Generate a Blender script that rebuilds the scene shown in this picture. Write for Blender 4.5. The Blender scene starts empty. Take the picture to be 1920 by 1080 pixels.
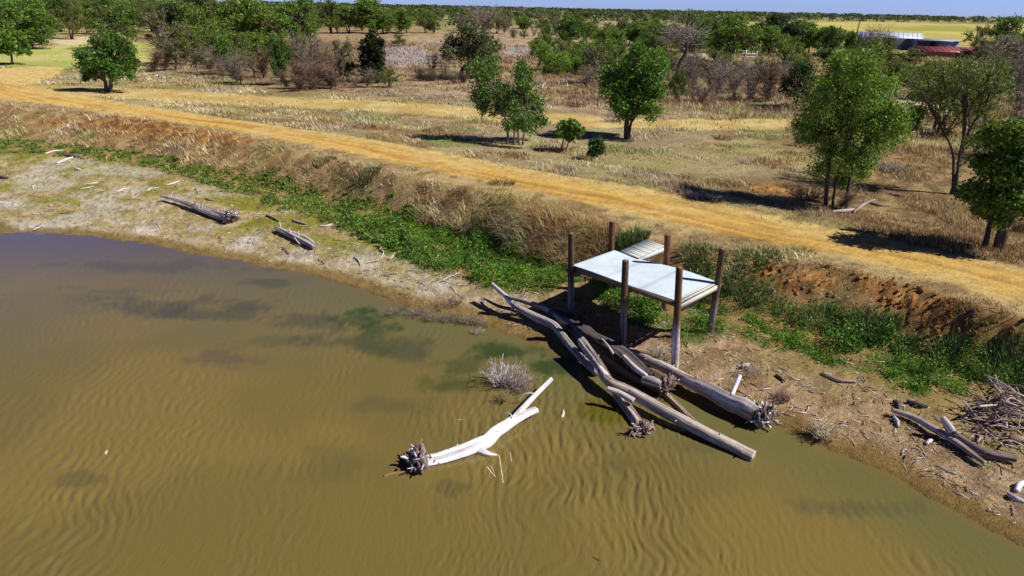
import bpy, math, numpy as np
from mathutils import Matrix
rng = np.random.default_rng(11)
SC = bpy.context.scene
COL = SC.collection
R = math.radians
# ------------------------------------------------------------------ camera
CAM_H = 8.5; PITCH = R(22.38); ROLL = R(1.2); F = 1280.0      # F in pixels of the 1920 px wide photograph
FW = np.array([0, math.cos(PITCH), -math.sin(PITCH)])
RT0 = np.array([1., 0, 0]); UP0 = np.cross(RT0, FW)
RT = math.cos(ROLL)*RT0 + math.sin(ROLL)*UP0
UP = -math.sin(ROLL)*RT0 + math.cos(ROLL)*UP0
EYE = np.array([0, 0, CAM_H])
cd = bpy.data.cameras.new('camera'); cam = bpy.data.objects.new('camera', cd); COL.objects.link(cam)
cd.sensor_width = 36.0; cd.lens = 36.0*F/1920; cd.clip_end = 12000; cd.clip_start = .1
M = Matrix.Identity(4)
for i in range(3):
    M[i][0] = RT[i]; M[i][1] = UP[i]; M[i][2] = -FW[i]; M[i][3] = EYE[i]
cam.matrix_world = M
SC.camera = cam
# ------------------------------------------------------------------ sky, sun, exposure
SUN_EL = R(46.5); SUN_DIR = np.array([.974, -.225])             # towards the sun, on the ground plan
w = bpy.data.worlds.new('World'); SC.world = w; w.use_nodes = True
nt = w.node_tree; bg = nt.nodes['Background']
sky = nt.nodes.new('ShaderNodeTexSky'); sky.sky_type = 'NISHITA'; sky.sun_disc = False
sky.sun_elevation = SUN_EL; sky.sun_rotation = math.atan2(SUN_DIR[0], SUN_DIR[1])
sky.air_density = 1.0; sky.dust_density = 0.2; sky.ozone_density = 3.0
tint = nt.nodes.new('ShaderNodeMix'); tint.data_type = 'RGBA'; tint.blend_type = 'MULTIPLY'
tint.inputs[0].default_value = 1
# low sky boosted to periwinkle, unseen high sky dimmed to deepen the shade
stc = nt.nodes.new('ShaderNodeTexCoord'); sxyz = nt.nodes.new('ShaderNodeSeparateXYZ'); nt.links.new(stc.outputs['Generated'], sxyz.inputs[0])
srp = nt.nodes.new('ShaderNodeValToRGB'); nt.links.new(sxyz.outputs[2], srp.inputs[0])
srp.color_ramp.elements[0].position = .0; srp.color_ramp.elements[0].color = (.92, 1.30, 2.90, 1)
srp.color_ramp.elements[1].position = .62; srp.color_ramp.elements[1].color = (.055, .065, .115, 1)
e_ = srp.color_ramp.elements.new(.33); e_.color = (.36, .40, 1.25, 1)
nt.links.new(srp.outputs[0], tint.inputs[7])
nt.links.new(sky.outputs[0], tint.inputs[6]); nt.links.new(tint.outputs[2], bg.inputs[0])
bg.inputs[1].default_value = 0.05
sd = bpy.data.lights.new('sun', 'SUN'); sd.energy = 5.0; sd.angle = R(.5); sd.color = (1, .95, .87)
sun = bpy.data.objects.new('sun', sd); COL.objects.link(sun); sun.location = (30, -10, 60)
_sv = np.array([SUN_DIR[0]*math.cos(SUN_EL), SUN_DIR[1]*math.cos(SUN_EL), math.sin(SUN_EL)])
from mathutils import Vector
sun.rotation_euler = Vector(_sv).to_track_quat('Z', 'Y').to_euler()
SC.view_settings.view_transform = 'Standard'; SC.view_settings.look = 'None'
SC.view_settings.exposure = 0.28; SC.view_settings.gamma = 1
SC.cycles.max_bounces = 6; SC.cycles.diffuse_bounces = 2; SC.cycles.transparent_max_bounces = 8

# ------------------------------------------------------------------ helpers
def tag(o, label=None, cat=None, group=None, kind=None):
    for k, v in (('label', label), ('category', cat), ('group', group), ('kind', kind)):
        if v: o[k] = v
    return o
def empty(name, loc, label=None, cat=None, group=None):
    o = bpy.data.objects.new(name, None); COL.objects.link(o); o.location = [float(c) for c in loc]
    o.empty_display_size = .2
    return tag(o, label, cat, group)
def copy_tree(root, loc, rz, scale, label=None, group=None):
    c = root.copy(); COL.objects.link(c); c.location = [float(q) for q in loc]; c.rotation_euler = (0, 0, rz); c.scale = scale
    if label: c['label'] = label
    if group: c['group'] = group
    for ch in list(root.children):
        d = ch.copy(); COL.objects.link(d); d.parent = c
    return c
class MB:
    def __init__(s): s.V = []; s.Q = []; s.T = []; s.C = []; s.n = 0
    def add(s, V, Q=None, T=None, C=(1, 1, 1)):
        V = np.asarray(V, float).reshape(-1, 3); C = np.asarray(C, float)
        if C.ndim == 1: C = np.tile(C, (len(V), 1))
        s.V.append(V); s.C.append(C)
        if Q is not None and len(Q): s.Q.append(np.asarray(Q, int).reshape(-1, 4)+s.n)
        if T is not None and len(T): s.T.append(np.asarray(T, int).reshape(-1, 3)+s.n)
        s.n += len(V)
    def build(s, name, mat, parent=None, smooth=False, loc=None):
        V = np.concatenate(s.V); C = np.concatenate(s.C)
        Q = np.concatenate(s.Q) if s.Q else np.zeros((0, 4), int)
        T = np.concatenate(s.T) if s.T else np.zeros((0, 3), int)
        if loc is not None: V = V-np.asarray(loc)
        me = bpy.data.meshes.new(name)
        me.vertices.add(len(V)); me.vertices.foreach_set('co', V.astype(np.float32).ravel())
        L = np.concatenate([Q.ravel(), T.ravel()]).astype(np.int32)
        me.loops.add(len(L)); me.loops.foreach_set('vertex_index', L)
        st = np.concatenate([np.arange(len(Q))*4, len(Q)*4+np.arange(len(T))*3]).astype(np.int32)
        me.polygons.add(len(st)); me.polygons.foreach_set('loop_start', st)
        if smooth: me.polygons.foreach_set('use_smooth', np.ones(len(st), bool))
        a = me.attributes.new('Col', 'FLOAT_COLOR', 'POINT')
        a.data.foreach_set('color', np.concatenate([C, np.ones((len(C), 1))], 1).astype(np.float32).ravel())
        me.update(calc_edges=True)
        me.materials.append(mat)
        o = bpy.data.objects.new(name, me); COL.objects.link(o)
        if loc is not None and parent is None: o.location = [float(c) for c in loc]
        if parent is not None: o.parent = parent
        return o
# noise
def _h(ix, iy, s):
    n = (ix.astype(np.int64)*374761393+iy.astype(np.int64)*668265263+s*1274126177) & 0xffffffff
    n = ((n ^ (n >> 13))*1274126177) & 0xffffffff
    n = n ^ (n >> 16)
    return (n & 0xffff)/65535.0
def vn(x, y, s=0):
    x = np.asarray(x, float); y = np.asarray(y, float)
    ix = np.floor(x); iy = np.floor(y); fx = x-ix; fy = y-iy
    fx = fx*fx*(3-2*fx); fy = fy*fy*(3-2*fy)
    a = _h(ix, iy, s); b = _h(ix+1, iy, s); c = _h(ix, iy+1, s); d = _h(ix+1, iy+1, s)
    return (a*(1-fx)+b*fx)*(1-fy)+(c*(1-fx)+d*fx)*fy
def fbm(x, y, s=0, o=4):
    t = 0; a = .5; k = 0
    x = np.asarray(x, float); y = np.asarray(y, float)
    for i in range(o):
        t = t+a*vn(x, y, s+i*17); k += a; a *= .5
        x, y = x*1.61-y*1.19+3.1, x*1.19+y*1.61+7.7
    return t/k
def ss(a, b, x):
    t = np.clip((x-a)/(b-a), 0, 1); return t*t*(3-2*t)
def mix(a, b, t):
    a = np.asarray(a, float); b = np.asarray(b, float); t = np.asarray(t, float)
    if t.ndim and (a.ndim < 2 or b.ndim < 2 or True): t = t[..., None]
    return a*(1-t)+b*t
# photograph pixel -> ray -> place in the world
def ray(px, py):
    d = FW*F+RT*(px-960)+UP*(540-py); return d/np.linalg.norm(d)
def un(px, py, z=0.):
    d = ray(px, py); return EYE+d*((z-CAM_H)/d[2])
def proj(P):
    P = np.asarray(P, float)-EYE; c = P@FW; return 960+F*(P@RT)/c, 540-F*(P@UP)/c
# ------------------------------------------------------------------ lie of the land: u runs along the dam, v across it away from the pond
def uv(x, y): return .82*x-.57*y, .57*x+.82*y
def curve(pts, z):
    W = np.array([un(px, py, z) for px, py in pts]); u, v = uv(W[:, 0], W[:, 1]); o = np.argsort(u)
    return u[o], v[o]
cS = curve([(0, 440), (60, 436), (150, 441), (250, 453), (350, 473), (440, 490), (520, 505), (600, 521), (690, 546), (760, 573), (850, 592), (920, 612), (980, 636), (1040, 662), (1110, 688), (1180, 695), (1250, 724), (1330, 760), (1400, 790), (1480, 806), (1530, 834), (1600, 862), (1680, 896), (1760, 940), (1840, 985), (1920, 1030)], 0)
cT = curve([(0, 275), (130, 290), (400, 335), (640, 378), (850, 445), (1000, 498), (1150, 530), (1350, 590), (1550, 632), (1750, 680), (1920, 720)], .6)
cC = curve([(0, 195), (200, 207), (370, 245), (500, 270), (650, 306), (800, 338), (930, 375), (1100, 420), (1250, 455), (1400, 472), (1550, 495), (1700, 530), (1850, 580), (1920, 597)], 1.9)
cR = curve([(0, 150), (250, 200), (480, 230), (740, 270), (1000, 325), (1250, 365), (1500, 420), (1750, 465), (1920, 505)], 1.9)
def Sv(u): return np.interp(u, *cS)+(fbm(u*1.3, u*0+.5, 3, 3)-.5)*.35
def Tv(u): return np.interp(u, *cT)+(fbm(u*.8, u*0+.5, 5, 3)-.5)*.5
def Cv(u): return np.interp(u, *cC)+(fbm(u*1.1, u*0+.5, 7, 3)-.5)*.4
def Rv(u): return np.interp(u, *cR)
def Z(x, y):
    x = np.asarray(x, float); y = np.asarray(y, float)
    u, v = uv(x, y); s, t, c, r = Sv(u), Tv(u), Cv(u), Rv(u)
    d = np.hypot(x, y)
    t = np.maximum(t, s+1.); c = np.maximum(c, t+.8)
    b = np.clip((v-s)/(t-s), 0, 1); k = np.clip((v-t)/(c-t), 0, 1)
    z = .58*b**.85+1.32*(k*.45+.55*k*k*(3-2*k))
    z = np.where(v < s, -.22*(s-v), z); z = np.maximum(z, -.9)
    z = z-.35*ss(r, r+6, v)
    z = z+(fbm(x*.35, y*.35, 21, 3)-.5)*.16*ss(0, 1.5, v-s)*(1-.7*ss(c, c+.5, v)*(1-ss(r, r+1, v)))
    z = z+(fbm(x*.035, y*.035, 22, 3)-.5)*1.1*ss(10, 40, v-r)
    z = z+9*(fbm(x*.0015+4, y*.0015, 23, 3)-.35)*ss(1800, 3600, d)
    return z
def hit(px, py):
    d = ray(px, py)
    t = np.geomspace(6, 6000, 3000); P = EYE+d*t[:, None]
    f = P[:, 2]-np.maximum(Z(P[:, 0], P[:, 1]), 0)
    i = np.argmax(f < 0)
    if f[i] >= 0: i = len(t)-1
    a, b = t[i-1], t[i]
    tt = np.linspace(a, b, 40); P = EYE+d*tt[:, None]; f = P[:, 2]-np.maximum(Z(P[:, 0], P[:, 1]), 0)
    return P[min(np.argmax(f < 0) if (f < 0).any() else 39, 39)]
def ground(px, py):
    p = hit(px, py); return np.array([p[0], p[1], max(float(Z(p[0], p[1])), 0)])
# zones (outlines found on the ground)
class Zone:
    def __init__(s, pts, soft=.35, warp=.5, seed=0):
        s.P = np.array([hit(*p)[:2] for p in pts]); s.soft = soft; s.warp = warp; s.seed = seed
    def __call__(s, x, y):
        x = np.asarray(x, float); y = np.asarray(y, float); out = np.zeros(x.shape)
        m = 2*s.warp+s.soft
        bb = (x > s.P[:, 0].min()-m) & (x < s.P[:, 0].max()+m) & (y > s.P[:, 1].min()-m) & (y < s.P[:, 1].max()+m)
        X = x[bb]; Y = y[bb]
        if not len(X): return out
        f = 1.2/max(s.warp, .1)
        X2 = X+(fbm(X*f, Y*f, 41+s.seed, 4)-.5)*2*s.warp; Y2 = Y+(fbm(X*f, Y*f, 77+s.seed, 4)-.5)*2*s.warp
        dmin = np.full(X.shape, 1e9); ins = np.zeros(X.shape, bool); n = len(s.P)
        for i in range(n):
            a = s.P[i]; b = s.P[(i+1) % n]; e = b-a; L = e@e+1e-12
            t = np.clip(((X2-a[0])*e[0]+(Y2-a[1])*e[1])/L, 0, 1)
            dmin = np.minimum(dmin, np.hypot(X2-a[0]-t*e[0], Y2-a[1]-t*e[1]))
            c = ((a[1] > Y2) != (b[1] > Y2)) & (X2 < (b[0]-a[0])*(Y2-a[1])/(b[1]-a[1]+1e-12)+a[0]); ins ^= c
        out[bb] = ss(-s.soft, s.soft, np.where(ins, dmin, -dmin)); return out
zRoad = Zone([(-60, 178), (0, 186), (100, 196), (250, 220), (400, 239), (560, 266), (700, 296), (850, 327), (1000, 358), (1150, 394), (1300, 426), (1450, 455), (1600, 486), (1750, 523), (1920, 575), (2100, 635), (2150, 560), (1920, 505), (1800, 476), (1650, 446), (1500, 415), (1350, 382), (1200, 350), (1050, 328), (900, 300), (740, 268), (560, 241), (400, 218), (270, 198), (150, 178), (60, 160), (110, 138), (125, 126), (60, 124), (-60, 130)], .25, .35, 1)
zTrack = Zone([(60, 160), (200, 163), (320, 168), (500, 181), (650, 187), (800, 194), (950, 206), (1100, 216), (1250, 224), (1480, 224), (1520, 232), (1480, 243), (1300, 244), (1100, 238), (950, 230), (800, 216), (650, 206), (500, 199), (300, 190), (150, 178)], .5, .7, 2)
zGreen = Zone([(-20, 262), (60, 262), (150, 275), (260, 283), (330, 300), (400, 316), (480, 325), (560, 338), (640, 350), (700, 370), (760, 388), (830, 418), (900, 437), (960, 455), (1010, 482), (1075, 500), (1075, 525), (1010, 552), (940, 545), (870, 527), (800, 500), (720, 470), (640, 430), (560, 398), (470, 370), (400, 350), (330, 325), (240, 305), (120, 293), (-20, 285)], .25, .5, 3)
zGreen2 = Zone([(1110, 520), (1180, 510), (1250, 520), (1330, 545), (1420, 570), (1500, 600), (1600, 630), (1700, 650), (1800, 650), (1920, 640), (2000, 700), (2000, 790), (1900, 740), (1820, 735), (1750, 750), (1680, 738), (1600, 695), (1520, 668), (1420, 645), (1350, 625), (1290, 650), (1240, 625), (1130, 585)], .2, .35, 4)
zTall = Zone([(1290, 465), (1400, 470), (1440, 515), (1500, 550), (1580, 548), (1660, 575), (1720, 610), (1800, 625), (1920, 640), (1980, 700), (1920, 730), (1800, 690), (1600, 640), (1450, 585), (1360, 560), (1300, 500)], .25, .4, 5)
zRed = Zone([(60, 222), (250, 220), (400, 246), (490, 264), (430, 278), (330, 264), (200, 250)], .4, .6, 6)
zRed2 = Zone([(1405, 487), (1500, 492), (1570, 508), (1560, 562), (1480, 552), (1430, 525)], .15, .3, 7)
zRed3 = Zone([(1575, 508), (1700, 533), (1850, 588), (1990, 640), (1990, 720), (1830, 665), (1740, 628), (1640, 585)], .15, .25, 8)
zRed4 = Zone([(1405, 345), (1480, 345), (1510, 362), (1470, 372), (1410, 360)], .3, .5, 9)
zLime = Zone([(-60, 104), (60, 92), (160, 76), (280, 80), (330, 86), (340, 118), (140, 126), (60, 122), (-60, 126)], 1.5, 3, 10)
zField = Zone([(1230, 46), (1400, 42), (1600, 41), (1920, 48), (2050, 54), (2050, 100), (1920, 95), (1700, 84), (1560, 80), (1400, 70), (1240, 62)], 6, 8, 11)
zFieldG = Zone([(1660, 50), (1800, 48), (1900, 56), (1850, 62), (1700, 58)], 8, 14, 12)
zSilver = [Zone([(700, 92), (760, 88), (800, 96), (832, 112), (820, 122), (760, 126), (716, 118)], 1.2, 2, 13), Zone([(940, 88), (1000, 90), (1005, 104), (960, 108), (940, 100)], 1.2, 2, 14), Zone([(560, 100), (590, 96), (600, 110), (580, 118)], 1, 2, 15)]
zLitter = Zone([(240, 62), (480, 50), (780, 52), (760, 80), (740, 150), (700, 176), (560, 172), (420, 150), (290, 138), (300, 110)], 1.5, 3, 31)
zMauve = Zone([(740, 70), (1000, 55), (1250, 80), (1500, 150), (1520, 215), (1250, 218), (1000, 205), (760, 182), (700, 170)], 1.5, 3, 32)
zBrown = Zone([(1600, 262), (1720, 270), (1920, 300), (1990, 360), (1990, 530), (1860, 485), (1700, 452), (1560, 410), (1480, 380), (1540, 340)], .8, 1.5, 33)
zPale = [Zone([(1285, 98), (1330, 100), (1350, 116), (1335, 124), (1300, 112)], .8, 1, 16), Zone([(1670, 182), (1740, 188), (1800, 205), (1790, 222), (1720, 214), (1680, 204)], .5, .8, 17), Zone([(90, 74), (160, 68), (230, 70), (200, 78), (110, 86)], 1, 2, 18)]
zGreenT = [Zone([(780, 262), (840, 258), (900, 268), (890, 276), (820, 276)], .4, .6, 19), Zone([(390, 180), (450, 182), (440, 194), (395, 192)], .4, .6, 20)]

# ------------------------------------------------------------------ materials
def mat_new(name):
    m = bpy.data.materials.new(name); m.use_nodes = True; return m, m.node_tree, m.node_tree.nodes['Principled BSDF']
def vmat(name, rough=.9, noise=None, bump=None, transl=0, spec=.2, ncontrast=.5):
    """vertex-tinted material broken up by object-space noise"""
    m, t, b = mat_new(name); N = t.nodes; L = t.links
    at = N.new('ShaderNodeAttribute'); at.attribute_name = 'Col'
    src = at.outputs['Color']
    tc = N.new('ShaderNodeTexCoord')
    if noise:
        for sc, amt in noise:
            nz = N.new('ShaderNodeTexNoise'); nz.inputs['Scale'].default_value = sc; nz.inputs['Detail'].default_value = 6; nz.inputs['Roughness'].default_value = .65
            L.new(tc.outputs['Object'], nz.inputs['Vector'])
            mr = N.new('ShaderNodeMapRange'); mr.inputs[1].default_value = .28; mr.inputs[2].default_value = .72
            mr.inputs[3].default_value = 1-amt; mr.inputs[4].default_value = 1+amt
            L.new(nz.outputs[0], mr.inputs[0])
            mx = N.new('ShaderNodeMix'); mx.data_type = 'RGBA'; mx.blend_type = 'MULTIPLY'; mx.inputs[0].default_value = 1
            L.new(src, mx.inputs[6]); L.new(mr.outputs[0], mx.inputs[7]); src = mx.outputs[2]
    L.new(src, b.inputs['Base Color']); b.inputs['Roughness'].default_value = rough; b.inputs['Specular IOR Level'].default_value = spec
    if bump:
        nz = N.new('ShaderNodeTexNoise'); nz.inputs['Scale'].default_value = bump[0]; nz.inputs['Detail'].default_value = 8; nz.inputs['Roughness'].default_value = .7
        L.new(tc.outputs['Object'], nz.inputs['Vector'])
        bp = N.new('ShaderNodeBump'); bp.inputs['Strength'].default_value = bump[1]; bp.inputs['Distance'].default_value = bump[2]
        L.new(nz.outputs[0], bp.inputs['Height']); L.new(bp.outputs[0], b.inputs['Normal'])
    if transl:
        tr = N.new('ShaderNodeBsdfTranslucent'); L.new(src, tr.inputs[0])
        ms = N.new('ShaderNodeMixShader'); ms.inputs[0].default_value = transl
        L.new(b.outputs[0], ms.inputs[1]); L.new(tr.outputs[0], ms.inputs[2])
        L.new(ms.outputs[0], N['Material Output'].inputs[0])
    return m
M_ground = vmat('soil', .95, [(13, .32), (2.2, .2), (55, .28)], (24, 1, .07), spec=.08)
M_leaf = vmat('leaves', .5, None, None, .36, .3)
M_grass = vmat('grass_blades', .8, None, None, .2, .1)
M_bark = vmat('bark', .9, [(9, .35)], (30, .7, .03), spec=.1)
M_wood = vmat('weathered_wood', .75, [(7, .2), (40, .18)], (45, .6, .015), spec=.2)
M_twig = vmat('dry_twigs', .85, None, None, 0, .1)
M_boards = vmat('pale_boards', .7, [(1.6, .08), (25, .07), (6, .06)], (8, .12, .01), spec=.25)
M_metal = vmat('sheet_metal', .4, [(1.5, .1)], None, spec=.5)
# water
M_water, t, b = mat_new('murky_water'); N = t.nodes; L = t.links
at = N.new('ShaderNodeAttribute'); at.attribute_name = 'Col'; L.new(at.outputs['Color'], b.inputs['Base Color'])
b.inputs['Roughness'].default_value = .06; b.inputs['IOR'].default_value = 1.33; b.inputs['Specular IOR Level'].default_value = .5
tc = N.new('ShaderNodeTexCoord'); mp = N.new('ShaderNodeMapping'); mp.inputs['Scale'].default_value = (1, .35, 1); L.new(tc.outputs['Object'], mp.inputs[0])
nz = N.new('ShaderNodeTexNoise'); nz.inputs['Scale'].default_value = 17; nz.inputs['Detail'].default_value = 4; L.new(mp.outputs[0], nz.inputs['Vector'])
bp = N.new('ShaderNodeBump'); bp.inputs['Strength'].default_value = .5; bp.inputs['Distance'].default_value = .014
L.new(nz.outputs[0], bp.inputs['Height']); L.new(bp.outputs[0], b.inputs['Normal'])

# ------------------------------------------------------------------ terrain: one height field, its faces shared out to the named surfaces
NA = 760
ys = [6.0]
while ys[-1] < 5200: ys.append(ys[-1]*1.0075 if ys[-1] < 60 else ys[-1]*1.012)
ys = np.array(ys); ta = np.tan(np.linspace(R(-49), R(49), NA))
X = ys[:, None]*ta[None]; Y = np.repeat(ys[:, None], NA, 1)
ZZ = Z(X, Y); U, V = uv(X, Y); s_, t_, c_, r_ = Sv(U), Tv(U), Cv(U), Rv(U)
mRoad, mTrack, mGreen, mTall = zRoad(X, Y), zTrack(X, Y), np.maximum(zGreen(X, Y), zGreen2(X, Y)), zTall(X, Y)
mRed = np.maximum.reduce([zRed(X, Y), zRed2(X, Y), zRed3(X, Y), zRed4(X, Y)])
n1 = fbm(X*.5, Y*.5, 1); n2 = fbm(X*2.3, Y*2.3, 2); n3 = fbm(X*.12, Y*.12, 3); n4 = fbm(X*.03, Y*.03, 4); n5 = fbm(X*7, Y*7, 6, 3)
dS = V-s_
base = mix((.40, .31, .145), (.23, .155, .075), ss(.36, .58, n1)); base = mix(base, (.34, .33, .12), ss(.5, .66, fbm(X*.22+9, Y*.4, 8))*.5); base = mix(base, (.19, .12, .055), ss(.54, .68, n2)*.55)
base = mix(base, (.42, .35, .22), ss(.5, .7, n3)*.45)
base = mix(base, (.30, .29, .10), ss(.52, .66, fbm(X*.3, Y*.3, 9))*.5)
far = ss(130, 420, Y)
base = mix(base, mix((.36, .30, .15), (.13, .17, .055), ss(.42, .6, n4)), far*.8)
base = mix(base, (.45, .41, .16), zLime(X, Y)*.5); base = mix(base, mix((.36, .43, .09), (.52, .48, .17), ss(.35, .65, n3)), zLime(X, Y)*.85)
fl = zField(X, Y); base = mix(base, mix((.50, .42, .12), (.40, .36, .09), ss(.4, .6, n4)), fl*.95); base = mix(base, (.25, .28, .05), zFieldG(X, Y)*.75)
base = mix(base, mix((.17, .105, .05), (.38, .26, .12), ss(.4, .65, n2)), zBrown(X, Y)*.85); base = mix(base, mix((.24, .15, .085), (.40, .29, .17), ss(.4, .65, n2)), zLitter(X, Y)*.85); base = mix(base, mix((.27, .18, .12), (.46, .35, .23), ss(.38, .62, fbm(X*1.1, Y*.8, 34))), zMauve(X, Y)*.75)
for q in zSilver: base = mix(base, (.44, .40, .42), q(X, Y)*.6)
for q in zPale: base = mix(base, (.62, .52, .32), q(X, Y)*.9)
for q in zGreenT: base = mix(base, (.22, .27, .07), q(X, Y)*.7)
bank = ss(-.3, .3, V-t_)*(1-ss(-.2, .5, V-c_))
base = mix(base, mix((.27, .165, .07), (.46, .32, .145), ss(.40, .64, n2)), bank*.92)
fringe = ss(-.2, .3, V-c_)*(1-ss(-.5, .3, V-r_))
base = mix(base, mix(mix((.50, .37, .17), (.36, .25, .11), ss(.4, .6, n1)), (.21, .14, .07), ss(.52, .66, n2)*.8), fringe*.9)
red = mix((.52, .29, .09), (.33, .14, .045), ss(.40, .58, n2)); red = mix(red, (.20, .075, .03), ss(.55, .7, n5)*.7); base = mix(base, red, mRed*.95)
# beach
bch = ss(-.3, .1, dS)*(1-ss(-.5, .3, V-t_))
lft = 1-ss(-15, -9, U)
bc = mix(mix((.44, .30, .17), (.30, .19, .09), ss(.4, .65, n2)), mix((.50, .40, .21), (.36, .29, .12), ss(.4, .6, n2)), lft)
bc = mix(bc, (.29, .27, .06), ss(.44, .56, fbm(X*.7, Y*1.1, 31))*ss(1.2, 2.4, dS)*(.85*lft+.35))
bc = mix(bc, (.64, .58, .52), ss(.40, .66, fbm(X*.9, Y*1.4, 33)*.6+n5*.4)*(ss(.5, .9, dS)*(1-ss(1.6, 3., dS)))*(lft*.95+.15))
bc = mix(bc, (.60, .55, .46), (1-ss(-30, -26, U))*ss(.5, .62, n1)*.6)
bc = mix(bc, (.23, .15, .045), (1-ss(.35, .75, dS+(n2-.5)*.5))*.85)
bc = mix(bc, (.13, .085, .03), (1-ss(.02, .16, dS))*.8)
bc = mix(bc, (.19, .12, .055), ss(.56, .7, n5)*.6)
base = mix(base, bc, bch)
base = mix(base, mix((.09, .15, .02), (.34, .22, .08), ss(.45, .62, n2)), mGreen*.85)
base = mix(base, mix((.16, .15, .05), (.36, .21, .08), ss(.4, .6, n2)), mTall*.7*(1-mRed)); base = mix(base, (.12, .075, .035), mRed*ss(.5, .62, fbm(X*3.1, Y*3.1, 64))*.7)
# tracks: wheel ruts run along u
rut = fbm(U*.25, (V-(s_*0+r_))*3.2, 51, 4); cl = (V-c_)/(r_-c_)
rc = mix((.66, .43, .12), (.48, .265, .06), ss(.45, .68, rut)); wheel = np.exp(-((cl-.62)/.035)**2)+np.exp(-((cl-.84)/.035)**2); rc = mix(rc, (.42, .23, .06), wheel*.55*ss(.3, .55, n1+.1)); rc = mix(rc, (.66, .48, .19), ss(.52, .7, fbm(X*.5, Y*.8, 57))*.6)
rc = mix(rc, mix((.64, .48, .19), (.48, .34, .14), ss(.5, .68, n2)), np.clip(ss(.75, 1.0, cl)+1-ss(.22, .42, cl+(n1-.5)*.2), 0, 1)*.8)
tk = mix(mix((.62, .47, .20), (.52, .36, .13), ss(.4, .6, n1)), (.36, .36, .10), ss(.55, .7, fbm(X*.4, Y*.9, 55))*.6)
base = mix(base, tk, mTrack); base = mix(base, rc, mRoad)
# small relief
nearf = 1-ss(35, 60, Y)
ZF = ZZ+((n5-.5)*.05*(bch+.4*mRed+.25)+(n2-.5)*.10*(bch*.7+bank+.5*mRed)-(rut-.5)*.09*mRoad-.05*mRoad*(np.exp(-((cl-.62)/.04)**2)+np.exp(-((cl-.84)/.04)**2)))*nearf*(1-.6*mRoad)
ZF = ZF+mRed*bank*((vn(X*4, Y*4, 61)-.5)*.09+(vn(X*10, Y*10, 62)-.5)*.11)*nearf
ZF = np.where(ZZ < -.04, ZZ, ZF)
idx = np.arange(X.size).reshape(X.shape)
q = np.stack([idx[:-1, :-1], idx[:-1, 1:], idx[1:, 1:], idx[1:, :-1]], -1)
def fc(a): return a[:-1, :-1]
keep = fc(ZF) > -.45
zone = np.zeros(keep.shape, int)
zone[fc(zLime(X, Y)) > .5] = 5; zone[fc(fl) > .5] = 6
zone[fc(bank) > .5] = 4; zone[fc(bch) > .5] = 3
zone[fc(mTrack) > .5] = 2; zone[fc(mRoad) > .5] = 1
PV = np.stack([X, Y, ZF], -1).reshape(-1, 3); PC = np.clip(base.reshape(-1, 3), .01, .85)
for k, nm in enumerate(['ground', 'dirt_road', 'sandy_track', 'muddy_shore', 'earth_bank', 'lime_grass_field', 'far_field']):
    Q = q[keep & (zone == k)]
    if not len(Q): continue
    ui, inv = np.unique(Q, return_inverse=True)
    mb = MB(); mb.add(PV[ui], inv.reshape(-1, 4), None, PC[ui])
    tag(mb.build(nm, M_ground, smooth=True), kind='structure')
# ------------------------------------------------------------------ pond
ys = [4.6]
while ys[-1] < 70: ys.append(ys[-1]*1.0055)
ys = np.array(ys); ta = np.tan(np.linspace(R(-52), R(46), 760))
X = ys[:, None]*ta[None]; Y = np.repeat(ys[:, None], 760, 1)
U, V = uv(X, Y); dW = Sv(U)-V
wx = X+(fbm(X*.45, Y*.45, 71, 3)-.5)*1.4; wy = Y+(fbm(X*.45, Y*.45, 72, 3)-.5)*1.4
wz = 0
wr = np.random.default_rng(5)
for i in range(22):
    a = wr.normal(.12, .30); lam = wr.uniform(.10, .25); ph = wr.uniform(0, 6.28)
    k = 2*math.pi/lam
    pw = k*(wx*math.cos(a)+wy*math.sin(a))+ph
    wz = wz+lam*.0105*(np.sin(pw)+.28*np.sin(2*pw+1.57))
wz = wz*(.12+1.35*ss(.25, .72, fbm(X*.38, Y*.26, 74, 4)))*ss(0, 2.2, dW)*.74
n = fbm(X*.35, Y*.35, 75); nn = fbm(X*.12, Y*.16, 76)
wc = mix((.180, .132, .038), (.150, .117, .036), ss(.35, .65, n))
wc = mix(wc, (.14, .118, .045), ss(.45, .65, nn)*.6)
wc = mix(wc, (.115, .115, .04), (1-ss(.5, 3.0, dW))*.7)
wc = mix(wc, (.17, .11, .035), (1-ss(.0, .35, dW))*.6)
def patch(px, py, rx, ry, c, amt, seed):
    global wc
    o = hit(px, py)[:2]; ex = hit(px+rx, py)[:2]-o; ey = hit(px, py+ry)[:2]-o
    D = ex[0]*ey[1]-ex[1]*ey[0]; dx = X-o[0]; dy = Y-o[1]
    a = (dx*ey[1]-dy*ey[0])/D; b = (ex[0]*dy-ex[1]*dx)/D
    r = np.hypot(a, b)+(fbm(X*1.8, Y*1.5, seed, 4)-.5)*1.9+(fbm(X*7, Y*5, seed+50, 3)-.5)*.7
    wc = mix(wc, c, (1-ss(.25, 1.2, r))*min(1, amt*1.15))
G = (.040, .062, .014); K = (.055, .06, .035)
u0 = uv(X, Y); wc = mix(wc, (.075, .06, .075), ss(19.5, 25, Y)*ss(1, 8, -X)*.9); wc = mix(wc, (.15, .115, .055), ss(14, 20, Y)*ss(2, 9, -X)*.4)  # far left water toned violet, the sky's reflection put into its colour
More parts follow.
